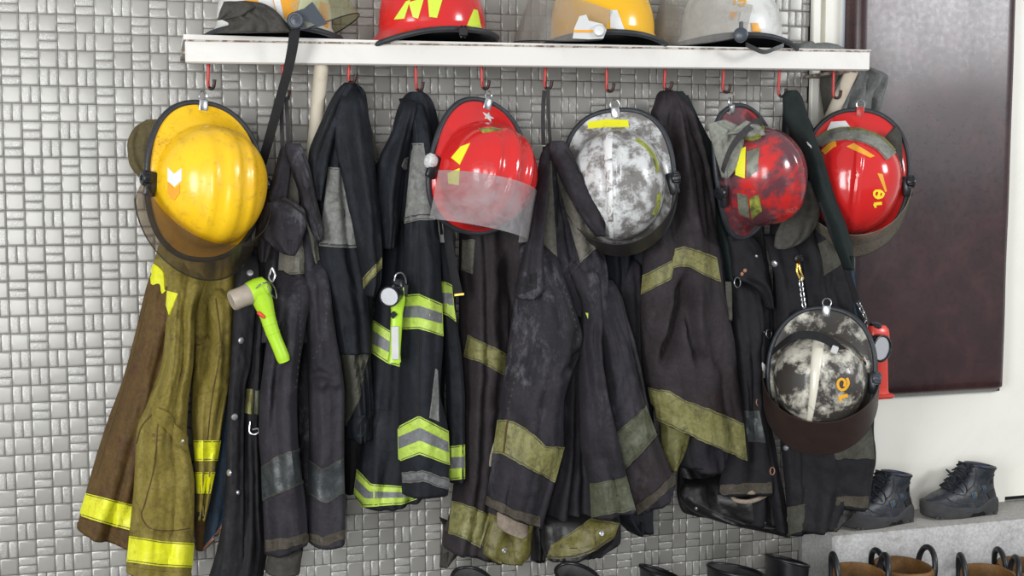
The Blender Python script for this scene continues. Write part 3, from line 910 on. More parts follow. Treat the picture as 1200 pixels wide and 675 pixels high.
    if hang:
        yb = Lb - .004; zb = float(edgez().min()) + .0
        zb = -.004 - .020 * (1 + dip)
        V, F = rbox((0, yb - .006, zb + .006), (1, 0, 0), (0, 1, .1), (0, -.1, 1), .010, .017, .0035, .0015)
        build('ring_clip', tw(V), F, M[clipmat], root)
        V, F = ring(tw(np.array([[0, yb + .018, zb + .004]]))[0], tw(np.array([[0.3, 0, 1.]]))[0] - tw(np.array([[0, 0, 0.]]))[0], .011, .0017)
        build('hanging_ring', V, F, M['steel'], root)
    return p

def hood(h, name, rows, Y0, T, mat, **k):
    return drape(h.root, name, rows, Y0, T, M[mat], hemroll=False, **k)

def star(h, px, py, rpx, mat):
    P, Nn, _ = hit(h.bvh, px, py); r = rpx * np.linalg.norm(P - CAM) / FPX
    x, y, a = frame(Nn, (0, .1, 1)); x, y = y, x
    V = [P + a * .004]
    for k in range(10):
        t = math.pi / 2 + k * math.pi / 5 + .2; q = r if k % 2 == 0 else r * .45
        V.append(P + q * (math.cos(t) * x + math.sin(t) * y) + a * .0015)
    for k in range(10): V.append(V[1 + k] - a * .004)
    F = [[0, 1 + k, 1 + (k + 1) % 10] for k in range(10)] + [[1 + k, 11 + k, 11 + (k + 1) % 10, 1 + (k + 1) % 10] for k in range(10)]
    build('star_emblem', np.array(V), F, M[mat], h.root, smooth=False)

# --- 1 yellow, left end
h = helmet('yellow helmet with tinted visor hanging at the left end of the rack', orient(241, 213, -.245, 24, 2, 3), 'p_yellow', W=.131, Lf=.168, Lb=.172, ridge=.005, rw=.016, side=.0035,
           visor=dict(al=40, d=.118, mat='visor_smoke', Rx=.140, Ry=.178, span=90, taper=.6), knobs=(-1, 1), a=.116, lf=.142, lb=.120, H=.135)
hood(h, 'neck_curtain', [(140, 172, 190), (150, 157, 200), (170, 149, 205), (190, 151, 205), (208, 163, 205), (220, 178, 205)], -.215, .012, 'olive_hood', seed=4, folds=1, amp=.003)
patch(h, 'sticker', [(197, 196), (205, 204), (213, 197)], [(197, 212), (205, 219), (213, 212)], M['white_sticker'], off=.0015)
patch(h, 'sticker', [(197, 214), (205, 221), (211, 216)], [(197, 226), (204, 236), (211, 226)], M['orange_sticker'], off=.0015)
# --- 2 red glossy with clear visor
h = helmet('glossy red helmet with clear visor and silver star', orient(560, 206, -.255, 32, 2, 14), 'p_red', W=.128, Lf=.130, Lb=.178, ridge=.007, rw=.012, side=.006, a=.113, lf=.118, lb=.120, H=.142,
           visor=dict(al=91, d=.115, mat='visor_clear', Rx=.123, Ry=.160, span=80, taper=.08, y0=-.020, z0=.005, rim=False), knobs=(-1,), knobmat='white_plastic')
star(h, 572, 137, 8, 'white_tag')
patch(h, 'sticker', [(540, 172), (551, 168)], [(529, 185), (539, 193)], M['yellow_sticker'], off=.0015)
patch(h, 'sticker', [(525, 203), (539, 197)], [(526, 215), (538, 217)], M['yellow_sticker'], off=.0015)
patch(h, 'sticker', [(561, 151), (579, 150)], [(566, 156), (590, 152)], M['dull_sticker'], off=.0015)
# --- 3 white scuffed
h = helmet('scuffed white and black helmet with a yellow strip sticker on its brim', orient(725, 214, -.225, -5, 3, -4), 'p_white_sooty', W=.133, Lf=.160, Lb=.176, ridge=.015, rw=.015, a=.113, lf=.140, lb=.124, H=.125, ex=.80,
           visor=dict(al=22, d=.075, mat='visor_dark', Rx=.140, Ry=.160, span=92, rim=False), knobs=(1,), ridgemat='ridge_white')
patch(h, 'sticker', [(689, 143), (712, 140), (736, 141)], [(689, 151), (712, 149), (737, 149)], M['yellow_sticker'], off=.0015)
line(h, 'sticker', [(745, 163), (757, 172), (766, 184), (771, 202)], 4, M['dull_sticker'], off=.0015)
line(h, 'sticker', [(772, 226), (771, 240), (766, 252)], 4, M['dull_sticker'], off=.0015)
# --- 4 scorched red, turned sideways
h = helmet('scorched red helmet turned sideways, sooty stickers and grey cloth over its rear', orient(876, 205, -.25, 57, -2, -19), 'p_red_sooty', W=.128, Lf=.156, Lb=.170, ridge=.008, rw=.02, a=.108, lf=.126, lb=.122, H=.135,
           visor=None, knobs=(-1,))
patch(h, 'sticker', [(862, 178), (874, 172)], [(862, 205), (873, 209)], M['yellow_sticker'], off=.0015)
patch(h, 'sticker', [(875, 178), (890, 173)], [(875, 209), (888, 200)], M['grey_sticker'], off=.0015)
patch(h, 'sticker', [(864, 226), (876, 229)], [(866, 250), (879, 256)], M['grey_sticker'], off=.0015)
patch(h, 'sticker', [(878, 232), (889, 228)], [(881, 257), (893, 247)], M['dull_sticker'], off=.0015)
hood(h, 'neck_curtain', [(829, 145, 850, 140), (832, 158, 872, 153), (836, 175, 871, 172), (842, 195, 862, 196), (846, 208, 851, 209)], -.325, .012, 'grey_hood', seed=9, folds=1.2, amp=.004)
hood(h, 'neck_curtain', [(850, 158, 874, 141), (866, 158, 890, 147), (873, 162, 897, 158)], -.345, .008, 'grey_hood', seed=12, folds=1, amp=.003)
patch(h, 'tab', [(872, 152), (890, 146), (896, 153)], [(872, 164), (882, 165), (891, 162)], M['dull_sticker'], off=.012)
V, F = strip(smoothpts([at(845, 213, -.30), at(848, 196, -.345), at(858, 172, -.362), at(872, 155, -.362), at(888, 143, -.345), at(893, 142, -.31)], 8), .017, nrm(at(856, 186, -.35) - at(852, 176, -.35)), (-.3, -1, 0), .002)
build('chin_strap', V, F, M['webbing_grey'], h.root)
hood(h, 'flap', [(928, 228, 955, 205), (922, 245, 963, 225), (914, 262, 961, 250), (908, 278, 950, 274), (907, 288, 936, 286), (910, 292, 920, 291)], -.235, .012, 'dark_hood', seed=14, folds=1, amp=.003)
# --- 5 red 19
h = helmet('bright red helmet lettered 19 with a grey-green band, right end of the shelf', orient(1001, 209, -.195, 3, 3, 4), 'p_red', W=.134, Lf=.164, Lb=.178, ridge=.008, rw=.010, a=.116, lf=.146, lb=.122, H=.13,
           visor=dict(al=30, d=.110, mat='visor_beige', Rx=.144, Ry=.170, span=90), knobs=(1,), clipmat='red_paint')
patch(h, 'sticker', [(974, 143), (991, 142)], [(968, 155), (1000, 154)], M['white_sticker'], off=.0015)
line(h, 'sticker', [(965, 179), (975, 170), (980, 169)], 6, M['orange_sticker'], off=.002)
patch(h, 'sticker', [(992, 172), (1001, 168)], [(1020, 185), (1025, 183)], M['orange_sticker'], off=.0015)
patch(h, 'sticker', [(1028, 203), (1034, 204)], [(1037, 225), (1039, 224)], M['orange_sticker'], off=.0015)
line(h, 'number', [(1024, 239), (1033, 238)], 3.2, M['yellow_ink'], off=.002, smooth=False)
line(h, 'number', [(1026, 243), (1024, 239)], 2.4, M['yellow_ink'], off=.002, smooth=False)
line(h, 'number', [(1034, 230), (1029, 232), (1025, 230), (1024, 226), (1027, 223), (1030, 224), (1030, 228), (1028, 231)], 2.6, M['yellow_ink'], off=.002)
line(h, 'number', [(1034, 230), (1035, 226), (1030, 223)], 2.6, M['yellow_ink'], off=.002)
hood(h, 'neck_curtain', [(1046, 150, 1050, 148), (1036, 165, 1056, 158), (1036, 185, 1057, 180), (1045, 205, 1056, 200), (1051, 214, 1055, 212)], -.25, .014, 'dark_hood', seed=19, folds=1, amp=.003)
V = []
P = smoothpts([at(963, 160, -.335), at(985, 157, -.352), at(1010, 160, -.345), at(1030, 170, -.315), at(1040, 182, -.29)], 8)
for k in range(3):
    pass
line(h, 'cloth_band', [(958, 168), (972, 161), (990, 158), (1010, 161), (1030, 170), (1043, 184)], 12, M['grey_hood'], off=.007)
line(h, 'band_piping', [(958, 162), (972, 155), (990, 152), (1010, 155), (1032, 164), (1046, 178)], 2, M['dirty_tape'], off=.008)
# --- 6 burnt, hung on the chain
h6 = helmet('burnt black and cream helmet with amber 19, hung on a chain', orient(962, 437, -.285, -3, 4, 3), 'p_burnt', W=.130, Lf=.166, Lb=.162, ridge=.006, rw=.012, a=.114, lf=.134, lb=.108, H=.13, dcy=-.010,
           visor=dict(al=48, d=.120, mat='visor_burnt', Rx=.142, Ry=.164, span=86, taper=.5), knobs=(1,), ridgemat='ridge_burnt', knobmat='grey_plastic')
line(h6, 'number', [(983, 466), (993, 463)], 3.8, M['amber'], off=.002, smooth=False)
line(h6, 'number', [(986, 470), (983, 466)], 2.8, M['amber'], off=.002, smooth=False)
line(h6, 'number', [(991, 455), (986, 457), (982, 453), (982, 447), (986, 444), (990, 447), (989, 453)], 3, M['amber'], off=.002)
line(h6, 'number', [(991, 455), (994, 449), (992, 443)], 3, M['amber'], off=.002)
P = smoothpts([at(906, 412, -.325), at(925, 397, -.372), at(945, 392, -.392), at(970, 399, -.395), at(995, 417, -.375), at(1020, 436, -.32)], 8)
V, F = strip(P, .020, (0.3, 0, 1), (0, -1, .1), .003); so = build('goggle_strap', V, F, M['webbing'], h6.root)
V, F = rbox(at(1008, 427, -.36), nrm(at(1020, 436, -.34) - at(1000, 420, -.36)), (0, -1, 0), nrm(at(1004, 434, -.36) - at(1011, 422, -.36)), .016, .005, .013, .002); build('buckle', V, F, M['black_plastic'], so)
V, F = rbox(at(978, 410, -.40), (1, 0, -.4), (0, -1, 0), (.4, 0, 1), .009, .003, .010, .002); build('keeper', V, F, M['white_tag'], so)
V, F = tube(smoothpts([at(990, 413, -.385), at(1003, 416, -.37), at(1014, 424, -.35), at(1010, 434, -.36), at(996, 430, -.375)], 8), .0012, 6); build('elastic', V, F, M['amber'], so)

# ------------------------------------------------------------------ helmets lying on the shelf
def onshelf(px, y, face, z=None, tilt=0):
    """face = direction of the front of the helmet in the plan (degrees, 0 = along the shelf to the right)"""
    zt = at(px, 47 + (px - 217) * .0162, YF)[2] + .030
    o = at(px, 45, y); o = np.array([o[0], y, zt])
    f = np.array([math.cos(R(face)), math.sin(R(face)), 0]); b = -f; c = np.array([0, 0, 1.])
    x = np.cross(b, c)
    if tilt:
        c2 = nrm(c * math.cos(R(tilt)) + f * math.sin(R(tilt))); b = nrm(b * math.cos(R(tilt)) + c * math.sin(R(tilt))); c = c2
        x = np.cross(b, c)
    return mat4(x, b, c, o)

h = helmet('white and yellow helmet with dark cloth flap on the left end of the shelf', onshelf(322, -.13, -12), 'p_white', Lb=.165, Lf=.15, hang=False, knobs=(), H=.135,
           visor=dict(al=38, d=.09, mat='visor_yellowed', Rx=.140, Ry=.172, span=70))
patch(h, 'sticker', [(318, -5), (352, -10)], [(325, 18), (345, 26)], M['orange_sticker'], off=.002)
patch(h, 'sticker', [(287, -5), (301, -5)], [(287, 4), (304, 8)], M['orange_sticker'], off=.002)
patch(h, 'sticker', [(319, -6), (327, -7)], [(326, 20), (333, 24)], M['white_sticker'], off=.0035)
patch(h, 'sticker', [(374, 2), (386, 6)], [(374, 28), (384, 33)], M['orange_sticker'], off=.002)
hood(h, 'neck_curtain', [(262, 3, 290, 1), (258, 12, 305, 3), (256, 20, 320, 10), (268, 28, 332, 22), (258, 36, 340, 34), (253, 39, 341, 38)], -.27, .012, 'dark_hood', seed=31, folds=1.6, amp=.004)
hood(h, 'neck_curtain', [(262, 2, 288, 1), (257, 18, 300, 8), (253, 24, 285, 20)], -.283, .008, 'dark_hood', seed=33, folds=1, amp=.003)
c = at(346, 24, -.283)
V, F = lathe(c, nrm((CAM - c) * (1, 1, 0)), [(.016, -.01), (.018, -.006), (.018, .004), (.015, .007), (.012, .007), (.011, .004), (.004, .004), (.0003, .006)], 24)
build('knob', V, F, M['grey_plastic'], h.root)
w_ = [(337, 20), (344, 14), (356, 10), (366, 2), (384, 28), (372, 32), (350, 35), (340, 33)]
V = [at(x, y, -.268) for x, y in w_] + [at(x, y, -.275) for x, y in w_]
F = [list(range(8))[::-1], [8 + k for k in range(8)]] + [[k, (k + 1) % 8, 8 + (k + 1) % 8, 8 + k] for k in range(8)]
build('visor_bracket', np.array(V), F, M['grey_plastic'], h.root, smooth=False)
P = smoothpts([at(345, 34, -.275), at(344, 48, -.272), at(338, 80, -.255), at(327, 120, -.225), at(316, 160, -.19), at(306, 195, -.16)], 8)
V, F = strip(P, .024, nrm(np.array([1, -.35, .3])), (.3, -1, 0), .003); build('chin_strap', V, F, M['webbing'], h.root)

h = helmet('plain red helmet with lime stickers on the shelf, second from left', onshelf(507, -.13, 8, tilt=-3), 'p_red', Lb=.178, Lf=.15, hang=False, knobs=(), H=.135, dip=.3)
patch(h, 'sticker', [(476, 2), (481, 0)], [(462, 23), (474, 22)], M['lime_sticker'], off=.002)
patch(h, 'sticker', [(479, 3), (497, -2)], [(484, 20), (490, 22)], M['lime_sticker'], off=.002)
patch(h, 'sticker', [(501, -4), (519, -3)], [(503, 20), (512, 21)], M['lime_sticker'], off=.002)
patch(h, 'sticker', [(555, 11), (559, 12)], [(547, 30), (564, 36)], M['lime_sticker'], off=.002)
V, F = rbox(at(543, 37, -.272), (1, .1, 0), (0, 1, 0), (0, 0, 1), .010, .006, .013, .005); build('knob', V, F, M['black_plastic'], h.root)

h = helmet('yellow helmet with clear raised visor and white bracket on the shelf', onshelf(706, -.13, 172), 'p_yellow_clean', Lb=.158, Lf=.14, hang=False, knobs=(), H=.135,
           visor=dict(al=20, d=.13, mat='visor_pale', Rx=.141, Ry=.20, span=84, up=.035))
patch(h, 'sticker', [(715, 12), (723, 12)], [(715, 33), (732, 36)], M['white_sticker'], off=.002)
w_ = [(679, 19), (687, 17), (690, 24), (706, 28), (711, 35), (707, 45), (690, 46), (671, 45), (673, 33)]
def plate(w_, y0, y1, name, mat, parent):
    n = len(w_); V = [at(x, y, y0) for x, y in w_] + [at(x, y, y1) for x, y in w_]
    F = [list(range(n))[::-1], [n + k for k in range(n)]] + [[k, (k + 1) % n, n + (k + 1) % n, n + k] for k in range(n)]
    return build(name, np.array(V), F, mat, parent, smooth=False)
br = plate(w_, -.270, -.279, 'visor_bracket', M['white_plastic'], h.root)
plate([(673, 35), (698, 35), (698, 38), (672, 38)], -.278, -.2805, 'bracket_stripe', M['orange_sticker'], br)
c = at(702, 36, -.285)
V, F = lathe(c, nrm((CAM - c) * (1, 1, 0)), [(.012, -.012), (.0135, -.006), (.0135, .004), (.011, .007), (.0003, .008)], 22)
build('knob', V, F, M['white_plastic'], h.root)

h = helmet('dusty white helmet with smoky visor and dark knob, right end of the shelf', onshelf(857, -.13, 174), 'p_white', Lb=.165, Lf=.15, hang=False, knobs=(), H=.135, dip=.4,
           visor=dict(al=14, d=.145, mat='visor_pale', Rx=.141, Ry=.20, span=86, up=.06))
patch(h, 'sticker', [(868, 14), (889, 18)], [(866, 26), (888, 28)], M['white_sticker'], off=.002)
patch(h, 'sticker', [(855, 14), (864, 14)], [(856, 18), (858, 24)], M['orange_sticker'], off=.0022)
patch(h, 'sticker', [(880, 27), (888, 27)], [(881, 37), (891, 38)], M['orange_sticker'], off=.003)
line(h, 'number', [(860, -4), (861, 6)], 3, M['amber'], off=.002, smooth=False)
line(h, 'number', [(872, 6), (868, 7), (865, 5)], 2.6, M['amber'], off=.002)
line(h, 'number', [(872, 5), (873, -2), (868, -6), (864, -2), (868, 1), (872, -1)], 2.6, M['amber'], off=.002)
c = at(868, 41, -.285)
mb = MB(); mb.add(*lathe(c, nrm((CAM - c) * (1, 1, 0)), [(.015, -.012), (.0175, -.006), (.0175, .006), (.014, .009), (.0003, .010)], 22))
mb.add(*rbox(c + np.array([.001, 0, .02]), (1, 0, 0), (0, 1, 0), (0, 0, 1), .004, .005, .012, .002))
mb.build('knob', M['grey_plastic'], h.root)
V, F = strip(smoothpts([at(874, 52, -.272), at(884, 57, -.274), at(896, 61, -.275), at(908, 57, -.274), at(918, 53, -.272)], 6), .010, (0, 0, 1), (0, -1, 0), .006)
build('chin_strap', V, F, M['rubber'], h.root)

# grey cloth lying on the shelf end
zt = at(960, 58.5, YF)[2]
def lumpy(name, label, cat, x0, x1, y0, y1, z, hgt, mat, seed):
    n, m = 40, 18; V = []
    for i in range(n):
        for j in range(m):
            a, b = i / (n - 1), j / (m - 1)
            e = max(0, 1 - abs(2 * a - 1) ** 4) ** .5 * max(0, 1 - abs(2 * b - 1) ** 4) ** .5
            V.append((x0 + (x1 - x0) * a, y0 + (y1 - y0) * b, z + .001 + e * hgt * (.75 + .45 * float(fbm(np.array(a * 3.), np.array(b * 2.), seed)) + (.3 if a < .35 else 0))))
    F = gridF(n, m); k = len(V); V += [(v[0], v[1], z) for v in V]; F += gridF(n, m, off=k, flip=True)
    lp = list(range(m)) + [i * m + m - 1 for i in range(1, n)] + [(n - 1) * m + j for j in range(m - 2, -1, -1)] + [i * m for i in range(n - 2, 0, -1)]
    for q in range(len(lp)): F.append([lp[q], k + lp[q], k + lp[(q + 1) % len(lp)], lp[(q + 1) % len(lp)]])
    return tag(build(name, np.array(V), F, mat, sharp=None), label, cat)
lumpy('folded_cloth', 'flattened grey cloth lying on the right end of the shelf', 'cloth', at(934, 58, -.2)[0], at(989, 58, -.2)[0], -.215, -.10, zt + .003, .020, M['glove'], 8)
# grey suede cloth hanging behind the end of the shelf
root = thing('suede_apron', at(1000, 82, -.07), 'grey suede cloth hanging behind the right end of the shelf, over the brown board', 'cloth')
drape(root, 'front_panel', [(78, 995, 1018), (90, 985, 1040), (98, 980, 1039), (115, 972, 1034), (140, 968, 1028), (160, 970, 1024)], -.085, .018, M['glove'], folds=2.2, amp=.012, seed=40, ridges=[([(1012, 88), (1022, 150)], -.01, 6)])
drape(root, 'side_panel', [(78, 962, 985), (100, 961, 985), (125, 964, 980), (150, 968, 982)], -.075, .010, M['dark_hood'], folds=1, amp=.004, seed=41)
# ------------------------------------------------------------------ jackets
JG = 'fire jackets hanging from the hooks'
def jacket(px, py, y, label): return thing('fire_jacket', at(px, py, y), label, 'jacket', JG)
def band(p, top, m1, m2, bot, mat='lime', mat2='silver_tape', name='reflective_band', off=.0028):
    """lime - silver - lime band given by its four edges"""
    b = patch(p, name, top, bot, M[mat], off=off)
    patch(b, 'silver_stripe', m1, m2, M[mat2], off=.0012)
    return b
def edge_line(p, pts, w=1.3, mat='stitch', **k): return line(p, 'seam', pts, w, M[mat], off=.0009, **k)

# --- olive jacket under the yellow helmet
j = jacket(245, 130, -.11, 'olive yellow stained jacket with bright yellow bands, under the yellow helmet')
yo = drape(j, 'shoulders', [(135, 236, 254), (170, 226, 262), (220, 212, 268), (260, 196, 273), (290, 185, 276), (320, 178, 277), (360, 176, 276), (400, 185, 272)], -.085, .05, M['olive'], folds=1.4, amp=.008, seed=3, lean=-.01)
bd = drape(j, 'body', [(196, 285, 236, 285), (182, 306, 238, 312), (171, 338, 236, 345), (160, 384, 232, 390), (144, 444, 215, 452), (126, 493, 205, 508), (105, 561, 185, 580), (93, 606, 168, 628), (90, 617, 165, 640)], -.085, .055, M['olive_brown'], folds=1.3, amp=.010, seed=6, lean=-.015, ridges=[([(190, 350), (165, 480), (140, 620)], .010, 9), ([(176, 350), (140, 470), (108, 600)], -.006, 5)])
patch(bd, 'reflective_band', [(101.5, 578), (130, 585), (158, 592)], [(93.5, 604), (125, 614), (156, 622)], M['yellow_tape'])
edge_line(bd, [(172, 350), (160, 400), (146, 450), (130, 500), (112, 560)], 1.5, 'stitch_olive')
patch(bd, 'hem', [(92, 606), (125, 616), (158, 624)], [(91, 616), (124, 627), (156, 636)], M['olive_brown'], off=.002)
ra = drape(j, 'sleeve', [(234, 330, 274, 334), (229, 350, 275, 352), (226, 385, 274, 390), (225, 430, 271, 435), (224, 480, 264, 480), (225, 515, 258, 516), (228, 550, 252, 555), (230, 580, 246, 585), (229, 603, 241, 603)], -.135, .045, M['olive'], folds=1.2, amp=.008, seed=8, lean=.01, tuck=.05,
           ridges=[([(262, 345), (258, 400), (256, 470)], .008, 8), ([(236, 350), (246, 400), (232, 440)], -.012, 6), ([(226, 460), (240, 430), (256, 410)], -.008, 5)])
edge_line(ra, [(253, 350), (258, 390), (257, 420), (248, 470), (243, 520)], 1.5, 'stitch_olive')
for a, b in (((516, 540), 0), ((553, 578), 1)):
    l0, r0 = (224.5, 258) if not b else (229.5, 251.5)
    l1, r1 = (227, 254) if not b else (231, 246)
    t = patch(ra, 'reflective_band', [(l0, a[0] if isinstance(a, tuple) else a), (r0, a[0])], [(l1, a[1]), (r1, a[1])], M['yellow_tape'])
patch(ra, 'cuff', [(229, 600), (241.5, 600)], [(228.5, 611), (242, 611)], M['charcoal'], off=.002)
lc = drape(j, 'sleeve', [(200, 300, 246, 316), (197, 330, 240, 332), (195, 370, 229, 372), (190, 420, 227, 420), (173, 470, 221, 470), (160, 505, 219, 505), (157, 565, 228, 568), (152, 620, 227, 628), (148.5, 660, 224.5, 668), (147.5, 668, 222.5, 680)], -.165, .050, M['olive'], folds=1.2, amp=.007, seed=11, lean=-.01, tuck=.05,
           ridges=[([(222, 350), (226, 400), (222, 460)], .009, 7), ([(208, 350), (204, 440), (178, 540)], .006, 12), ([(206, 520), (214, 560), (222, 600)], -.008, 5), ([(214, 500), (218, 540), (216, 580)], .006, 5)])
patch(yo, 'reflective_patch', [(181.5, 309), (187, 313), (193, 319), (194, 340), (209, 344)], [(172.5, 331), (180, 337), (188, 345), (194, 355), (198.5, 369)], M['yellow_tape'], off=.004)
patch(lc, 'reflective_band', [(152.5, 628), (190, 634), (226.5, 636.5)], [(149.5, 658), (186, 663), (224.5, 665)], M['yellow_tape'])
patch(lc, 'reflective_patch', [(194, 340), (209, 344)], [(195, 355), (199, 369)], M['yellow_tape'], off=.003)
pk = patch(lc, 'pocket', [(187, 488), (202, 500), (217, 512)], [(163, 603), (174, 621), (200, 624), (225, 621)], M['olive'], off=.004)
line(pk, 'seam', [(185, 492), (181, 545), (170, 590), (166, 604), (176, 619), (200, 622), (223, 619)], 1.4, M['stitch_olive'], off=.001)
fl = patch(lc, 'pocket_flap', [(186, 478), (196, 484), (216, 512)], [(184, 491), (197, 508), (216, 529)], M['olive'], off=.009)
snap(fl, 214, 517, 2.2, M['nickel'])
edge_line(lc, [(178, 486), (166, 500), (160, 520)], 1.5, 'stitch_olive')
patch(lc, 'hem', [(149, 664), (186, 669), (224, 672)], [(148.5, 671), (186, 678), (222.5, 681)], M['olive'], off=.002)
drape(j, 'lining', [(600, 226, 243), (620, 227, 242), (643, 229, 240)], -.09, .02, M['olive_brown'], folds=0, seed=2, tuck=.05)

# --- black jacket, second hook
j = jacket(332, 170, -.12, 'black jacket with blue lining and silver snaps down its open front')
V, F = strip(smoothpts([at(331, 113, -.195), at(330, 135, -.19), at(331, 172, -.18)], 6), .009, (1, -.3, 0), (.3, 1, 0), .002); build('hanging_loop', V, F, M['webbing_grey'], j)
V, F = strip(smoothpts([at(335, 113, -.205), at(337, 140, -.20), at(338, 174, -.18)], 6), .009, (1, -.3, 0), (.3, 1, 0), .002); build('hanging_loop', V, F, M['webbing_grey'], j)
drape(j, 'body', [(240, 300, 384), (300, 300, 392), (400, 300, 400), (500, 302, 402), (580, 304, 400), (612, 308, 398)], -.075, .035, M['charcoal'], folds=2, amp=.008, seed=20)
yk = drape(j, 'shoulders', [(174, 332, 350), (200, 326, 364), (250, 318, 376), (300, 312, 380), (345, 308, 386), (400, 300, 392)], -.12, .040, M['charcoal_grey'], folds=1.6, amp=.008, seed=21, lean=-.02)
patch(yk, 'suede_yoke', [(336, 186), (341, 187), (346, 196)], [(324, 337), (338, 322), (357, 321)], M['suede'], off=.003)
patch(yk, 'suede_yoke', [(342, 188), (350, 190)], [(374, 329), (379, 322)], M['suede'], off=.004)
fr = drape(j, 'front_panel', [(290, 285, 316), (330, 275, 318), (363, 273, 312), (430, 270, 308), (496, 267, 306), (552, 265, 308), (600, 262, 310), (640, 255, 313), (690, 240, 306)], -.115, .040, M['black'], folds=1.6, amp=.010, seed=23, lean=-.02, ridges=[([(296, 360), (290, 480), (290, 640)], -.014, 5)], tuck=.05)
li = drape(j, 'lining', [(330, 268, 282), (400, 267, 280), (480, 264, 276), (507, 259, 272), (564, 250, 270), (605, 243, 268), (236.5, 645, 262, 615)], -.095, .02, M['lining_blue'], folds=1, amp=.003, seed=24, tuck=.05)
for q in ([(256, 540), (262, 560), (254, 580), (246, 600)], [(262, 520), (266, 545), (262, 570), (257, 600)], [(248, 575), (252, 600), (246, 625)], [(262, 570), (254, 560)], [(257, 600), (247, 600)]):
    line(li, 'quilting', q, 1.0, M['stitch'], off=.0008)
line(li, 'piping', [(266.5, 606), (258, 620), (248, 633), (237.5, 646)], 3, M['copper'], off=.002)
sf = drape(j, 'storm_flap', [(300, 287, 304), (330, 278, 304), (363, 274, 300), (428, 270, 294), (454, 268, 288), (508, 266, 286), (552, 265.5, 286), (600, 262, 286.5), (640, 258, 286.5), (690, 254, 286)], -.165, .014, M['black'], folds=.6, amp=.003, seed=25, lean=-.02, tuck=.05)
for (x, y) in ((293, 320), (282.5, 399), (275, 488.5), (268.5, 554)): snap(sf, x, y, 4, M['nickel'])
snap(sf, 279, 577, 2.6, M['nickel'])
patch(fr, 'reflective_patch', [(288, 456), (297, 457)], [(286, 484), (296, 485)], M['dirty_tape'])
patch(fr, 'reflective_patch', [(299, 457), (305, 457)], [(298, 485), (304, 486)], M['dirty_tape_grey'])
for (x, y) in ((309, 411), (294, 505)):
    P, Nn, _ = hit(fr.bvh, x, y)
    V, F = tube(smoothpts([P + Nn * .004 + np.array(q) for q in ((-.004, 0, .022), (-.006, -.004, 0), (.004, -.008, -.006), (.014, -.008, 0), (.012, -.006, .006), (0, -.004, .004))], 6), .0022, 8); build('clasp', V, F, M['steel'], j)
s1 = drape(j, 'sleeve', [(318, 326, 362), (340, 322, 364), (389, 314, 357), (434, 308, 350), (470, 304, 348), (510, 303, 349), (546, 306, 352), (588, 308, 358), (633, 309.5, 361), (309.5, 648, 360.5, 636)], -.20, .045, M['charcoal_grey'], folds=1.2, amp=.006, seed=27, tuck=.05,
           ridges=[([(340, 340), (336, 460), (340, 620)], .009, 10), ([(350, 380), (346, 470), (352, 560)], -.007, 5)])
patch(s1, 'reflective_band', [(307, 546), (328, 533), (350, 525)], [(308.5, 587), (332, 576), (355, 567)], M['slate_tape'])
patch(s1, 'cuff', [(309, 633), (335, 630), (361, 623)], [(309.5, 647), (335, 643), (361, 635)], M['hem'])
edge_line(s1, [(350, 345), (352, 400), (346, 460)], 1.4, dash=2)
drape(j, 'sleeve_lining', [(640, 316, 356), (655, 313, 353), (670, 311, 351.5)], -.185, .03, M['dark_hood'], folds=0, seed=28, bow=2, tuck=.05)
s2 = drape(j, 'sleeve', [(300, 354, 380), (330, 357, 386), (365, 358, 390), (395, 359, 394), (428, 360, 400), (463, 361, 403.5), (500, 362, 403), (537, 362, 403), (580, 361, 404), (620, 360.5, 404.5), (634, 361, 404)], -.185, .042, M['charcoal_grey'], folds=.9, amp=.004, seed=29, tuck=.05,
           ridges=[([(361, 443), (372, 434), (392, 444)], -.012, 4), ([(366, 452), (382, 440), (398, 450)], .010, 6), ([(374, 330), (372, 400)], -.005, 4), ([(368, 470), (366, 560)], -.006, 5)], bow=4)
patch(s2, 'reflective_band', [(362, 537), (378, 549), (402, 536)], [(362, 579), (383, 590), (403, 577)], M['slate_tape'])
patch(s2, 'cuff', [(361, 624), (378, 629), (404, 620)], [(361, 634), (380, 640), (404, 631)], M['hem'])
edge_line(s2, [(384, 335), (380, 390), (365, 425)], 1.4, dash=2)
drape(j, 'inner_front', [(640, 286, 318), (665, 284, 306), (677, 286, 300)], -.12, .02, M['green_leather'], folds=0, seed=30, tuck=.05)
# collar, folded over like an inverted V
cr = drape(j, 'collar', [(168, 334, 352), (178, 333, 357), (200, 341, 364), (226, 350, 369), (250, 357, 375), (270, 364, 378), (283, 371, 377)], -.205, .022, M['charcoal'], folds=.8, amp=.004, seed=31, lean=-.005)
cl = drape(j, 'collar', [(172, 329, 347), (186, 325, 343), (215, 317, 339), (248, 305, 334), (275, 301, 326), (297, 303, 316), (307, 305, 311)], -.20, .020, M['charcoal'], folds=.8, amp=.004, seed=32)
wing = drape(j, 'collar_tab', [(313, 236, 334, 231), (309, 246, 358, 248), (307, 262, 359, 264), (306, 276, 355, 278), (320, 290, 350, 292), (331, 297, 346, 299)], -.235, .014, M['charcoal'], folds=.8, amp=.004, seed=33, bow=1)
line(wing, 'seam', [(314, 236), (334, 236), (358, 253)], 2.2, M['stitch_dark'], off=.0015)
edge_line(cr, [(354, 180), (366, 215), (374, 262)], 1.2, 'stitch_dark')

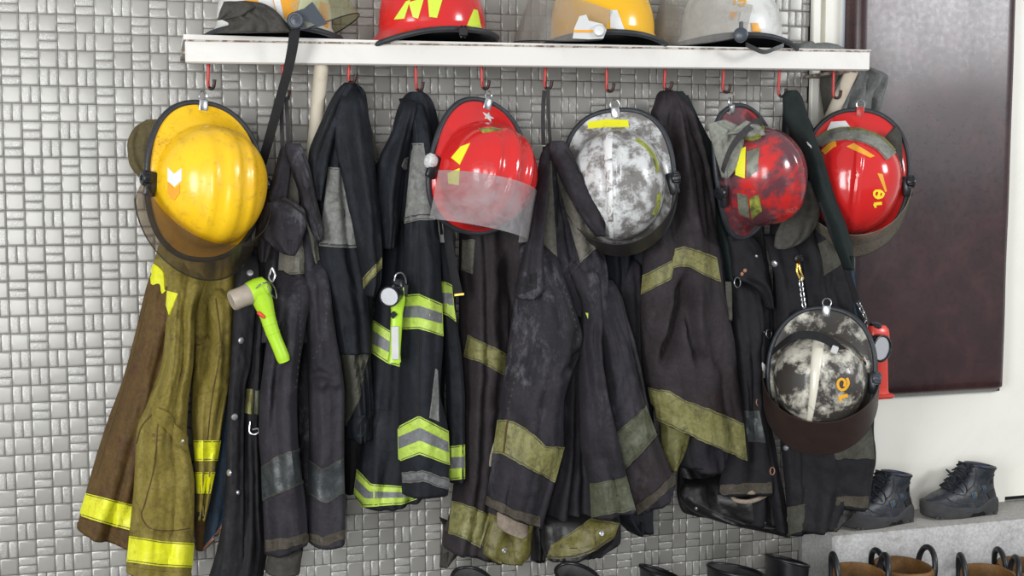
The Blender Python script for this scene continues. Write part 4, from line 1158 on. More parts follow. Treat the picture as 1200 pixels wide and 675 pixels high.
# --- navy jacket on the third hook
j = jacket(410, 100, -.12, 'navy jacket with large pale suede panel, hanging right of the cream brace')
bd = drape(j, 'body', [(98, 402, 417), (104, 396, 425), (112, 391, 429), (137, 379, 432), (188, 362, 443), (235, 364, 447), (280, 368, 449), (310, 372, 447), (345, 378, 438), (413, 392, 434), (475, 400, 438), (512, 404, 434)], -.10, .055, M['navy'], folds=1.6, amp=.009, seed=41, lean=-.02)
patch(bd, 'suede_patch', [(424, 133), (430, 140)], [(434, 200), (444, 186)], M['suede'], off=.003)
patch(bd, 'suede_patch', [(399, 413), (432, 413)], [(405, 500), (420, 472)], M['suede_dark'], off=.003)
patch(bd, 'pocket_flap', [(412, 492), (437, 480)], [(406, 513), (434, 511)], M['navy'], off=.005)
hd = drape(j, 'collar', [(97, 403, 416), (108, 393, 411), (137, 378.5, 400), (188, 361, 386), (215, 363, 380), (235, 368, 376)], -.17, .022, M['navy'], folds=.8, amp=.004, seed=43, lean=-.01)
for o_ in (3, 8): line(hd, 'seam', [(393 + o_, 111), (379 + o_, 138), (362 + o_, 188)], 1.4, M['stitch_dark'], off=.001)
s1 = drape(j, 'sleeve', [(103, 404, 420), (115, 398, 428), (140, 391, 432), (175, 393, 437), (200, 399, 440), (232, 406, 444), (268, 413, 447), (300, 420, 448), (330, 426, 446), (346, 428, 438)], -.185, .035, M['navy'], folds=1.1, amp=.006, seed=45, lean=-.01, tuck=.05,
           ridges=[([(412, 112), (420, 180), (436, 280)], .009, 8), ([(404, 150), (410, 210), (424, 290)], -.006, 4)])
fp = drape(j, 'front_panel', [(150, 386, 404), (196, 384, 404), (240, 373, 414), (288, 373, 421), (330, 380, 430), (370, 388, 433), (414, 396, 435)], -.165, .028, M['navy'], folds=1.2, amp=.005, seed=46, tuck=.05)
patch(fp, 'suede_panel', [(386, 196), (399, 197)], [(375, 288), (396, 290), (418, 290)], M['suede_light'], off=.003)
line(fp, 'seam', [(375, 285), (396, 287), (417, 287)], 1.2, M['stitch'], off=.0045)
patch(s1, 'reflective_band', [(424, 329), (447, 302)], [(425, 341), (447, 313)], M['dirty_tape'], off=.003)
drape(j, 'back_panel', [(470, 398, 440), (520, 398, 436), (560, 400, 428), (577, 402, 418)], -.055, .02, M['black'], folds=1, amp=.004, seed=47)

# --- navy jacket with lime bands, fourth hook
j = jacket(487, 110, -.12, 'navy jacket with lime and silver bands and a pale suede shoulder panel')
bd = drape(j, 'body', [(200, 458, 512), (250, 450, 516), (300, 446, 520), (345, 440, 522), (400, 436, 522), (470, 430, 520), (520, 424, 522), (419, 549, 512, 560), (415, 578, 500, 576), (424, 593, 492, 584)], -.10, .055, M['navy'], folds=1.4, amp=.008, seed=51, lean=-.02, ridges=[([(436, 480), (432, 590)], .01, 6)])
band(bd, [(419, 550), (435, 567), (474, 570), (500, 566)], [(417, 561), (433, 576), (474, 577), (500, 572)], [(416, 572), (428, 584), (474, 583), (500, 577)], [(415, 582), (425, 594), (470, 591), (500, 581)])
band(bd, [(438, 375), (456, 387), (470, 392)], [(437, 387), (456, 400), (470, 404)], [(437, 403), (456, 413), (470, 417)], [(436, 413), (455, 426), (470, 430)])
pk = patch(bd, 'pocket', [(443, 480), (470, 482)], [(440, 527), (470, 530)], M['navy'], off=.004)
line(pk, 'seam', [(444, 482), (441, 525), (469, 528)], 1.2, M['stitch_dark'], off=.001)
sh = drape(j, 'shoulders', [(108, 479, 496), (112, 474, 502), (122, 468, 508), (137, 463, 512), (165, 458, 516), (210, 456, 518), (260, 456, 518)], -.135, .035, M['navy'], folds=1.3, amp=.006, seed=52)
lp = drape(j, 'front_panel', [(114, 472, 492), (125, 470, 489), (155, 458.5, 483), (194, 442.5, 476), (232, 441, 471), (262, 444, 467), (291, 447, 462)], -.185, .03, M['navy'], folds=1.2, amp=.006, seed=53, ridges=[([(482, 125), (470, 190), (464, 270)], -.007, 5), ([(462, 160), (452, 230), (454, 285)], .006, 6)], tuck=.05)
s1 = drape(j, 'sleeve', [(120, 484, 500), (140, 484, 503), (168, 484, 506), (200, 478, 508), (235, 475, 510), (262, 474, 512), (288, 473, 515), (348, 472, 517), (393, 470, 518.5), (458, 467.5, 515), (500, 467, 524), (541, 468, 525.5), (558, 469.5, 525), (578, 471, 524.5)], -.20, .042, M['navy'], folds=.8, amp=.004, seed=55, lean=.0, tuck=.05,
           ridges=[([(491, 270), (491, 400), (490, 545)], .012, 13)])
edge_line(s1, [(491, 262), (491, 345)], 1.1, 'stitch_dark'); edge_line(s1, [(491, 388), (491, 486)], 1.1, 'stitch_dark')
patch(s1, 'suede_panel', [(484, 168), (497, 168)], [(475, 262), (491, 258), (509, 258)], M['suede_light'], off=.003)
patch(lp, 'suede_panel', [(474, 186), (478, 184)], [(470, 195), (479, 206)], M['suede_light'], off=.003)
line(s1, 'seam', [(475, 256), (491, 252), (509, 252)], 1.2, M['stitch'], off=.0045)
band(s1, [(473, 346), (491, 344), (517, 356)], [(472.5, 359), (491, 358), (517.5, 367)], [(472, 372), (491, 372), (518, 379)], [(471, 386), (491, 385), (518.5, 394)])
band(s1, [(467, 500), (491, 487), (524.5, 505)], [(467, 512), (492, 501), (525, 518)], [(467.5, 526), (492, 516), (525.5, 530)], [(468, 541), (492, 532), (526, 545)])
patch(s1, 'cuff', [(469, 553), (495, 551), (525, 561)], [(470, 566), (495, 564), (525.5, 575)], M['hem_grey'], off=.004)
patch(s1, 'suede_sliver', [(510, 432), (512, 434)], [(503, 490), (514, 494)], M['suede_light'], off=.003)
s2 = drape(j, 'sleeve', [(230, 504, 520), (283, 510, 526), (330, 514, 530), (369, 516, 534), (422, 521, 541), (470, 523, 544), (499, 524, 544), (564, 525.5, 544)], -.165, .028, M['navy'], folds=.8, amp=.004, seed=57, tuck=.05)
band(s2, [(516, 329), (524, 331), (529.5, 334)], [(516.5, 343), (524, 343), (530, 344)], [(517, 355), (524, 356), (531.5, 358)], [(518, 367), (524, 369), (533.5, 377)])
band(s2, [(526, 523), (544.3, 521)], [(526, 536), (544.3, 535)], [(526, 549), (544.3, 548)], [(526, 563), (544.3, 561)])
tg = patch(s2, 'white_lettering', [(510.5, 252), (519, 252)], [(512.5, 284.5), (522.5, 284)], M['white_tag'], off=.003)
line(tg, 'black_lettering', [(515.2, 252), (517.6, 275)], 3, M['stitch_dark'], off=.001, smooth=False)
V, F = strip(smoothpts([at(524, 262, -.205), at(526, 285, -.215), at(531, 315, -.215), at(537, 344, -.21)], 8), .020, nrm((1, -.2, .15)), (.2, 1, 0), .003); st = build('strap', V, F, M['webbing'], j)
V, F = rbox(at(538, 345, -.213), (1, -.2, .1), (.2, 1, 0), (0, 0, 1), .0125, .004, .004, .0015); build('brass_buckle', V, F, M['brass'], st)

# --- charcoal jacket behind the glossy red helmet
j = jacket(565, 118, -.11, 'charcoal jacket with soiled yellow band, hanging behind the glossy red helmet')
bd = drape(j, 'body', [(118, 556, 576), (160, 545, 590), (220, 536, 606), (280, 538, 616), (318, 538, 620), (398, 538, 620), (470, 536, 612), (540, 534, 606), (579, 530, 602), (605, 526, 598), (520, 626, 590, 642), (519, 640, 588, 655)], -.10, .055, M['charcoal_brown'], folds=1.4, amp=.010, seed=61, lean=-.02,
           ridges=[([(590, 290), (596, 380), (592, 500)], -.014, 5), ([(560, 300), (552, 420), (548, 560)], .009, 10)])
patch(bd, 'suede_panel', [(543, 281), (557, 281)], [(541.5, 317), (554, 320)], M['suede'], off=.003)
patch(bd, 'reflective_band', [(549, 393), (572, 403), (596, 417)], [(544, 418), (568, 427), (593, 441)], M['dirty_tape'])
line(bd, 'drawcord', [(594, 437), (589, 475), (583, 505), (575, 535), (574, 546)], 1.6, M['cord'], off=.004)
patch(bd, 'leather_hem', [(531, 586), (550, 592), (575, 604)], [(526.5, 625), (545, 632), (563, 642)], M['dirty_tape'], off=.004)
patch(bd, 'hem_end', [(520, 610), (531, 612)], [(518, 622), (529, 624)], M['hem'], off=.003)
tl = drape(j, 'lining', [(520, 612, 556, 626), (518, 632, 553, 637), (516, 648, 542, 645), (515, 664, 528, 658)], -.085, .015, M['dark_hood'], folds=1, amp=.004, seed=63, tuck=.05)
bt = drape(j, 'leather_flap', [(572, 596, 628, 600), (570, 612, 624, 622), (565, 630, 622, 640), (562, 645, 620, 652), (575, 656, 612, 658)], -.165, .03, M['green_leather'], folds=1.2, amp=.005, seed=64, tuck=.05)
rivet(bt, 591, 645, 3.2, M['nickel'], None)
line(bt, 'seam', [(574, 612), (568, 630), (566, 648)], 1.2, M['stitch'], off=.001)
drape(j, 'inner_panel', [(560, 606, 640), (617, 618, 641), (640, 620, 641), (656, 622, 638)], -.10, .02, M['black_leather'], folds=1, amp=.005, seed=65, tuck=.05)

# --- navy jacket behind the scuffed white helmet
j = jacket(711, 120, -.08, 'dark jacket mostly hidden behind the scuffed white helmet')
bd = drape(j, 'body', [(142, 704, 724), (165, 696, 734), (220, 690, 746), (280, 692, 754), (330, 694, 756), (400, 700, 760), (480, 705, 764), (560, 712, 764), (600, 716, 763), (735, 622, 761, 620)], -.065, .045, M['navy'], folds=1.6, amp=.009, seed=71)
drape(j, 'front_panel', [(300, 722, 752), (340, 722, 752), (400, 728, 754), (470, 738, 757)], -.11, .02, M['charcoal_grey'], folds=1, amp=.005, seed=72, tuck=.05)

# --- charcoal jacket in the middle, hung by its loop
j = jacket(640, 165, -.13, 'dusty charcoal jacket with suede yokes, hung by its loop between red and white helmets')
V, F = strip(smoothpts([at(638, 106, -.20), at(636.5, 130, -.20), at(637, 170, -.19)], 6), .010, (1, -.3, 0), (.3, 1, 0), .002); build('hanging_loop', V, F, M['webbing_grey'], j)
V, F = strip(smoothpts([at(642.5, 104, -.21), at(643, 135, -.205), at(645, 172, -.19)], 6), .008, (1, -.3, 0), (.3, 1, 0), .002); build('hanging_loop', V, F, M['webbing_grey'], j)
bd = drape(j, 'body', [(200, 632, 690), (300, 632, 705), (360, 636, 712), (440, 645, 712), (520, 648, 712), (560, 642, 716), (600, 633, 725), (630, 633, 726), (638, 652, 705, 645)], -.125, .05, M['charcoal'], folds=1.6, amp=.012, seed=81, lean=-.02, ridges=[([(672, 440), (668, 540), (660, 630)], -.016, 7), ([(655, 520), (646, 570), (640, 620)], .010, 8)])
lt = drape(j, 'leather_flap', [(640, 604, 722, 604), (637, 620, 726, 614), (637, 636, 722, 628), (638, 648, 704, 645), (642, 656, 684, 652)], -.20, .03, M['black_leather'], folds=1, amp=.005, seed=82, tuck=.05)
g = patch(lt, 'stained_panel', [(646, 638), (668, 624), (692, 608), (725, 614)], [(641, 654), (665, 655), (690, 649), (719, 630)], M['green_leather'], off=.003)
rivet(g, 705, 625, 3.4, M['nickel'], None)
line(lt, 'seam', [(642, 652), (668, 652), (690, 646), (716, 629)], 1.2, M['stitch'], off=.0045)
yk = drape(j, 'shoulders', [(172, 636, 664), (190, 634, 672), (220, 633, 684), (260, 633, 698), (300, 632, 708), (330, 630, 712), (370, 632, 712)], -.165, .036, M['charcoal_grey'], folds=1.4, amp=.008, seed=83, lean=-.02, ridges=[([(648, 190), (660, 260), (668, 330)], -.016, 4)])
patch(yk, 'suede_yoke', [(641, 186), (646, 190)], [(636.5, 307), (645, 313), (652.5, 314)], M['suede'], off=.004)
patch(yk, 'suede_yoke', [(648, 184), (662, 200)], [(681, 308), (692, 296), (706, 287)], M['suede'], off=.004)
s1 = drape(j, 'sleeve', [(286, 614, 650), (315, 608, 658), (350, 603, 668), (403, 595.5, 682), (432, 592, 672), (470, 587, 660), (496, 583.5, 659), (522, 579, 659), (550, 575, 652), (571, 578, 641, 590), (569.5, 591, 633, 617)], -.215, .055, M['charcoal'], folds=1.1, amp=.007, seed=85, lean=-.005, tuck=.05,
           ridges=[([(650, 330), (672, 378), (680, 404)], .010, 7), ([(676, 406), (664, 425), (648, 440)], -.014, 5), ([(670, 380), (664, 410), (668, 432)], -.010, 4), ([(622, 340), (606, 430), (596, 480)], .006, 8), ([(640, 400), (628, 470), (622, 520)], -.006, 6)])
line(s1, 'seam', [(654, 322), (664, 345), (674, 378), (678, 404)], 1.6, M['stitch'], off=.001, dash=2)
line(s1, 'seam', [(652, 326), (661, 348), (671, 380), (676, 406)], 1.2, M['stitch_dark'], off=.001)
line(s1, 'seam', [(618, 357), (610, 410), (602, 450), (594, 485)], 1.6, M['stitch'], off=.001, dash=2)
patch(s1, 'reflective_band', [(584, 493), (596, 491), (618, 503), (640, 524), (660.5, 524)], [(578.5, 531), (588, 531), (605, 541), (620, 549), (649.5, 565)], M['dirty_tape'], off=.003)
line(s1, 'seam', [(596, 491), (591, 531)], 1.6, M['stitch_olive'], off=.005)
patch(s1, 'cuff', [(572, 581), (604, 598), (633.5, 606)], [(569.5, 591), (603, 608), (632.5, 617)], M['hem'], off=.003)
drape(j, 'sleeve_lining', [(586, 595, 619, 606), (582, 603, 619, 616), (583, 616, 618, 626), (592, 624, 613, 631)], -.20, .018, M['suede_beige'], folds=0, seed=86, tuck=.05)
s3 = drape(j, 'sleeve', [(330, 684, 726), (342, 682, 728), (364, 686, 732), (400, 690, 742), (440, 696, 751), (480, 700, 759), (508, 703, 769), (540, 712, 781), (566, 718, 791), (744, 603, 788, 572)], -.185, .045, M['charcoal_grey'], folds=1.2, amp=.007, seed=88, lean=-.01, ridges=[([(700, 350), (712, 430), (730, 520)], .008, 9)], tuck=.05)
patch(s3, 'reflective_band', [(721, 508), (740, 492), (756, 476)], [(733, 549), (752, 530), (769, 510)], M['dirty_tape_grey'], off=.003)
patch(s3, 'brown_cuff_panel', [(734, 551), (752, 533), (769, 513)], [(744, 592), (766, 576), (787, 556)], M['charcoal_brown'], off=.002)
patch(s3, 'cuff', [(745, 591), (768, 576), (787, 556)], [(748, 603), (770, 586), (791, 565)], M['hem'], off=.004)
line(s3, 'seam', [(728, 350), (744, 420), (758, 478)], 1.3, M['stitch_dark'], off=.001)
s2 = drape(j, 'front_panel', [(300, 664, 692), (330, 672, 702), (364, 680, 704), (400, 678, 702), (424, 678, 703), (470, 679, 712), (520, 680, 724), (567, 690, 735.5), (693, 606, 744, 597)], -.225, .040, M['charcoal'], folds=.9, amp=.005, seed=87, lean=-.015, ridges=[([(690, 400), (698, 500), (712, 590)], .008, 10)], tuck=.05)
patch(s2, 'reflective_band', [(692, 567), (733, 558.5)], [(694, 606), (744, 597)], M['dirty_tape_grey'], off=.003)
patch(yk, 'reflective_patch', [(687, 365), (689, 366)], [(689, 392), (698, 390)], M['lime'], off=.02)
clr = drape(j, 'collar', [(165, 645, 660), (172, 643, 666), (185, 646, 672), (200, 652, 680), (218, 660, 690), (240, 672, 701), (262, 686, 707.5), (277, 698, 706)], -.25, .024, M['charcoal'], folds=.8, amp=.004, seed=89, lean=-.05)
cll = drape(j, 'collar', [(168, 641, 654), (180, 634, 646), (200, 630, 642), (224, 627, 640), (268, 620, 637), (300, 612, 636), (330, 605, 637), (343, 603, 634), (350, 606, 626)], -.235, .024, M['charcoal'], folds=.8, amp=.005, seed=90, lean=-.03)
tb = patch(cll, 'collar_tab', [(605, 328), (629, 319)], [(604, 347), (629, 338)], M['black'], off=.003)
edge_line(clr, [(663, 176), (682, 206), (701, 246), (705, 266)], 1.2, 'stitch_dark')

# --- tall charcoal jacket
j = jacket(788, 108, -.12, 'tall charcoal jacket with two soiled yellow bands, right of the white helmet')
bd = drape(j, 'body', [(112, 786, 806), (150, 780, 822), (200, 778, 842), (300, 776, 856), (400, 775, 862), (470, 774, 866), (520, 780, 862), (545, 790, 852)], -.085, .045, M['charcoal'], folds=1.3, amp=.008, seed=91, lean=-.015)
gl = drape(j, 'back_sleeve', [(440, 762, 800), (480, 768, 806), (501, 774, 808), (525, 774, 803), (550, 781, 790)], -.135, .03, M['dirty_tape'], folds=.6, amp=.003, seed=92, tuck=.05)
drape(j, 'inner_sleeve', [(490, 806, 850), (525, 806, 850), (553, 815, 849)], -.13, .03, M['charcoal_grey'], folds=1, amp=.004, seed=93, tuck=.05)
hd = drape(j, 'collar', [(107, 784, 800), (114, 786, 806), (145, 798, 821), (182, 812, 839), (238, 828, 847), (282, 842, 857.5), (330, 850, 861)], -.15, .018, M['green_black'], folds=.6, amp=.003, seed=94)
s1 = drape(j, 'sleeve', [(105, 783, 794), (110, 776, 800), (123, 768, 808), (134, 763, 813), (180, 762, 826), (238, 758, 836), (280, 756, 839), (321, 753, 844), (354, 751, 849), (398, 751, 858), (443, 755, 863), (760, 456, 870, 490), (769, 490, 875, 528), (771, 494, 875.5, 541)], -.165, .060, M['charcoal_brown'], folds=1.1, amp=.007, seed=95, lean=-.005, tuck=.05,
           ridges=[([(784, 112), (780, 200), (782, 290)], -.014, 4), ([(792, 112), (803, 200), (814, 285)], -.016, 4), ([(797, 118), (818, 190), (832, 270)], -.010, 4), ([(788, 112), (790, 200), (800, 300)], .012, 8), ([(779, 120), (774, 200), (776, 290)], -.008, 5), ([(800, 130), (812, 210), (828, 290)], -.008, 5), ([(793, 316), (786, 350), (776, 395), (768, 430)], -.030, 6), ([(793, 345), (797, 390), (807, 428)], -.022, 5), ([(804, 330), (800, 370), (806, 420)], .014, 8), ([(778, 345), (770, 400)], .010, 7), ([(812, 340), (830, 430)], -.008, 6), ([(830, 330), (838, 400), (850, 470)], .006, 8)])
patch(s1, 'reflective_band', [(754, 321.5), (771, 314), (788, 306), (791, 291), (806, 289), (822, 294), (839, 302)], [(752, 345), (769, 336), (787, 327), (790, 313), (806, 312), (824, 322), (844, 330)], M['dirty_tape'], off=.003)
patch(s1, 'reflective_band', [(760, 454), (787, 459), (799, 467), (835, 481), (871, 496)], [(768, 491), (790, 501), (806, 509), (840, 524), (875, 540)], M['dirty_tape'], off=.003)

# --- black jacket under the sideways red helmet
j = jacket(849, 112, -.10, 'black jacket with metal rings on its open front, under the sideways red helmet')
bd = drape(j, 'body', [(150, 850, 868), (170, 846, 876), (220, 844, 888), (284, 852, 892), (345, 856, 902), (391, 858, 904), (430, 862, 898), (481, 866, 898), (530, 868, 906), (570, 866, 914), (600, 862, 920), (612, 862, 920)], -.085, .045, M['black'], folds=1.2, amp=.008, seed=101, lean=-.02)
lf = drape(j, 'leather_hem', [(560, 806, 905), (580, 796, 917), (597, 808, 919), (608, 832, 920), (618, 872, 921), (624, 905, 921)], -.10, .035, M['black_leather'], folds=1, amp=.006, seed=102, tuck=.05)
rivet(lf, 897, 611, 3.4, M['steel'], None); rivet(lf, 816, 596, 2.6, M['steel'], None)
line(lf, 'seam', [(812, 586), (840, 601), (880, 616), (916, 620)], 1.2, M['stitch'], off=.001)
s1 = drape(j, 'sleeve', [(320, 852, 880), (340, 854, 890), (378, 856, 893), (428, 860, 892), (480, 864, 891), (517, 860, 897), (545, 850, 902), (560, 844, 904), (841, 579, 904, 577)], -.155, .035, M['black'], folds=.8, amp=.005, seed=103, tuck=.05)
patch(s1, 'reflective_band', [(872, 480), (890, 481.5)], [(874, 517), (897, 518.5)], M['slate_tape'], off=.003)
patch(s1, 'cuff', [(842, 569), (872, 566), (903, 565)], [(840.5, 580), (872, 578), (904, 577)], M['hem'], off=.003)
V, F = tube(smoothpts([at(858, 580, -.165), at(864, 575, -.18), at(880, 577, -.185), at(900, 577, -.17), at(890, 584, -.18), at(876, 588, -.185), at(862, 586, -.175), at(858, 580, -.165)], 6), .006, 8); build('sleeve_lining', V, F, M['suede_beige'], j)
wl = drape(j, 'collar', [(276, 852, 882), (290, 855, 892), (308, 857, 895), (323, 858, 898), (335, 880, 901), (350, 893, 902), (362, 898, 902.5)], -.175, .018, M['black'], folds=.8, amp=.004, seed=104)
for (x, y) in ((886, 300), (873, 317), (869, 321)): snap(wl, x, y, 2.4, M['copper'] if x < 880 else M['steel'])
fl = drape(j, 'storm_flap', [(330, 876, 899), (350, 880, 902), (391, 884, 902), (430, 884, 898), (470, 886, 894), (510, 891, 903), (560, 899, 914), (624, 910, 922)], -.16, .016, M['black'], folds=.6, amp=.003, seed=105, lean=.0, tuck=.05)
for (x, y) in ((886, 388), (893, 389)): snap(fl, x, y, 2.6, M['steel'])
for (x, y, r, mt) in ((901, 391, 5.5, 'steel'), (864, 331, 6, 'steel'), (889, 471, 4.5, 'copper'), (905, 552, 4.5, 'copper')):
    P = at(x, y, -.19); V, F = ring(P, (.5, -1, .1), r * 3.05 / FPX, .0016); build('ring', V, F, M[mt], j)
patch(fl, 'white_label', [(893, 424), (896, 428)], [(891, 443), (897, 443)], M['white_tag'], off=.003)
drape(j, 'side_strap', [(330, 850, 857), (353, 851, 858), (376, 852, 857)], -.20, .006, M['suede_dark'], folds=0, seed=106)
drape(j, 'back_panel', [(545, 795, 835), (576, 793, 845), (600, 800, 850), (604, 812, 840)], -.06, .02, M['black_leather'], folds=1, amp=.004, seed=107)

# --- black jacket with the dark green front edge
j = jacket(928, 110, -.12, 'black jacket with dark green front edge, behind the burnt helmet on a chain')
bd = drape(j, 'body', [(120, 918, 938), (170, 915, 960), (230, 906, 982), (280, 902, 990), (326, 906, 1000), (388, 906, 1008), (440, 908, 1014), (514, 914, 1020), (560, 919, 1018), (594, 922, 1002), (924.5, 622, 985, 612)], -.11, .045, M['black'], folds=1.5, amp=.010, seed=111, lean=-.075)
fp = drape(j, 'front_panel', [(275, 903, 936), (300, 902, 938), (326, 908, 940), (380, 910, 945), (440, 911, 950), (514, 916, 955), (560, 920, 956), (594, 922.5, 955), (924.5, 627, 955, 619)], -.185, .025, M['black'], folds=1, amp=.006, seed=112, tuck=.05)
snap(fp, 907.5, 309, 4, M['nickel']); snap(fp, 921, 525, 3.2, M['nickel'])
patch(fp, 'stained_panel', [(923, 593), (953, 589)], [(925, 626), (955, 618)], M['suede_dark'], off=.003)
rt = drape(j, 'leather_hem', [(585, 948, 1003), (600, 952, 1000), (610, 954, 990), (619, 955, 978)], -.20, .025, M['black_leather'], folds=.8, amp=.004, seed=113, tuck=.05)
rivet(rt, 957.5, 616, 2.6, M['steel'], None)
yk = drape(j, 'shoulders', [(235, 920, 972), (255, 930, 980), (275, 936, 984), (310, 936, 996), (350, 938, 1004), (400, 940, 1008)], -.165, .030, M['black'], folds=1.2, amp=.006, seed=114)
patch(yk, 'leather_patch', [(944, 294), (960, 285), (977, 276)], [(960, 327), (974, 317), (988, 308)], M['suede_dark'], off=.003)
s1 = drape(j, 'sleeve', [(380, 968, 1008), (440, 966, 1018), (470, 964, 1023), (499, 958, 1022), (538, 955, 1025), (560, 962, 1021), (969, 592, 1016.5, 596)], -.205, .032, M['black'], folds=.9, amp=.005, seed=115, tuck=.05)
patch(s1, 'reflective_band', [(985, 505), (1021, 500)], [(972, 538), (1024, 537)], M['suede_dark'], off=.003)
patch(s1, 'cuff', [(969, 582), (993, 581), (1017, 581.5)], [(969.5, 592.5), (993, 592), (1016.5, 596)], M['hem'], off=.003)
snap(s1, 958, 545, 2.6, M['steel'])
# the dark green front edge that falls in a long strip
e1 = drape(j, 'front_edge', [(106, 922, 934), (112, 917, 939), (131, 917.5, 945), (164, 930, 955), (197, 944, 966), (230, 956, 977), (260, 968, 988), (292, 980, 997), (316, 990, 999)], -.225, .022, M['green_black'], folds=.9, amp=.005, seed=116, lean=-.105, ridges=[([(929, 108), (940, 160), (956, 200)], .008, 5)])
patch(e1, 'white_label', [(946, 166), (951, 171)], [(947, 169), (951, 174)], M['white_tag'], off=.003)
V, F = strip(smoothpts([at(962, 236, -.30), at(976, 275, -.315), at(990, 310, -.31), at(1003, 350, -.27), at(1014, 384, -.235)], 8), .014, nrm((1, -.2, .4)), (.2, 1, 0), .004); build('strap', V, F, M['webbing'], j)
V, F = strip(smoothpts([at(998, 300, -.25), at(1001, 340, -.235), at(1004, 380, -.21)], 6), .008, nrm((1, -.2, 0)), (.2, 1, 0), .003); build('strap', V, F, M['lining_blue'], j)

# ------------------------------------------------------------------ chains
def links(name, label, cat, pts, n, rl, mat, parent=None):
    P = resample3(pts, n); mb = MB()
    for i in range(n):
        d = nrm(P[min(i + 1, n - 1)] - P[max(i - 1, 0)])
        side = nrm(np.cross(d, (0, 1, 0) if i % 2 else (.9, .4, 0)))
        R1 = rl; lk = []
        for t in np.linspace(0, 2 * math.pi, 18, endpoint=False):
            lk.append(P[i] + d * math.sin(t) * R1 * 1.5 + side * math.cos(t) * R1 * .75)
        mb.add(*tube(np.array(lk), rl * .24, 6, True))
    if parent is None: return tag(mb.build(name, M[mat]), label, cat)
    return mb.build(name, M[mat], parent)
def resample3(P, n):
    P = smoothpts(P, 10); s = np.r_[0, np.cumsum(np.linalg.norm(np.diff(P, axis=0), axis=1))]; q = np.linspace(0, s[-1], n)
    return np.stack([np.interp(q, s, P[:, k]) for k in range(3)], 1)
ch = thing('clip_chain', at(936, 304, -.25), 'short steel clip chain from which the burnt black and cream helmet hangs', 'chain')
V, F = lathe(at(935, 303, -.232), (0, -1, 0), [(.010, -.004), (.012, 0), (.012, .006), (.008, .009), (.0003, .010)], 16); build('mount', V, F, M['rubber'], ch)
V, F = tube(smoothpts([at(935, 303, -.24), at(936, 309, -.258), at(938, 318, -.262), at(941, 326, -.262), at(938, 328, -.262), at(934, 318, -.26), at(934, 309, -.256)], 6), .0028, 8); build('snap_hook', V, F, M['brass'], ch)
links('links', None, None, [at(938, 327, -.262), at(940, 343, -.265), at(942, 357, -.27)], 6, .006, 'steel', ch)

# ------------------------------------------------------------------ torches
def torch_lime1():
    root = thing('hand_torch', at(310, 338, -.27), 'lime torch with frosted head pointing left, clipped on the black jacket', 'torch')
    y = -.275
    a, b, c = at(271, 353, y - .01), at(293, 344, y), at(313, 338, y)
    ax = nrm(b - a); L = np.linalg.norm(b - a)
    V, F = lathe(a, ax, [(.0003, .001), (.020, .0), (.0225, .003), (.0225, L * .6), (.024, L * .95), (.0235, L)], 28); build('lens_cover', V, F, M['lens_cover'], root)
    L2 = np.linalg.norm(c - b)
    V, F = lathe(b, ax, [(.0245, -.002), (.026, .004), (.0275, L2 * .5), (.025, L2 * .95), (.012, L2 * 1.2), (.0003, L2 * 1.24)], 28); build('head', V, F, M['lime_plastic'], root)
    P = [at(305, 345, y), at(311, 362, y), at(319, 388, y), at(328, 410, y), at(333, 423, y)]
    P = resample3(P, 24); rs = np.interp(np.linspace(0, 1, 24), [0, .15, .3, .7, .95, 1], [.024, .021, .017, .0145, .015, .013])
    V, F = tube(P, .02, 20, rs=rs); bd = build('handle', V, F, M['lime_plastic'], root, sharp=60)
    for t in (7, 10, 13):
        V, F = ring(P[t], P[t + 1] - P[t], rs[t] + .0004, .0008); build('grip_ring', V, F, M['lime_plastic'], bd)
    V, F = ring(P[-1] + (0, -.001, 0), P[-1] - P[-2], .011, .002); build('end_ring', V, F, M['lime_plastic'], bd)
    V, F = rbox(at(306, 369, y - .012), nrm(at(311, 372, y) - at(303, 366, y)), (0, 1, 0), nrm(np.cross(at(311, 372, y) - at(303, 366, y), (0, 1, 0))), .010, .008, .004, .002); build('switch', V, F, M['red_plastic'], bd)
    V, F = tube(smoothpts([at(300, 338, y - .025), at(306, 333, y - .028), at(316, 331, y - .01), at(322, 338, y), at(324, 350, y), at(318, 345, y - .02), at(313, 335, y - .026)], 6), .0014, 8); build('wire_bail', V, F, M['steel'], root)
    V, F = tube(smoothpts([at(319, 310, -.245), at(317, 316, -.262), at(315, 325, -.27), at(319, 330, -.272), at(322, 322, -.268), at(319, 314, -.262)], 6), .0026, 8); build('snap_hook', V, F, M['steel'], root)
torch_lime1()
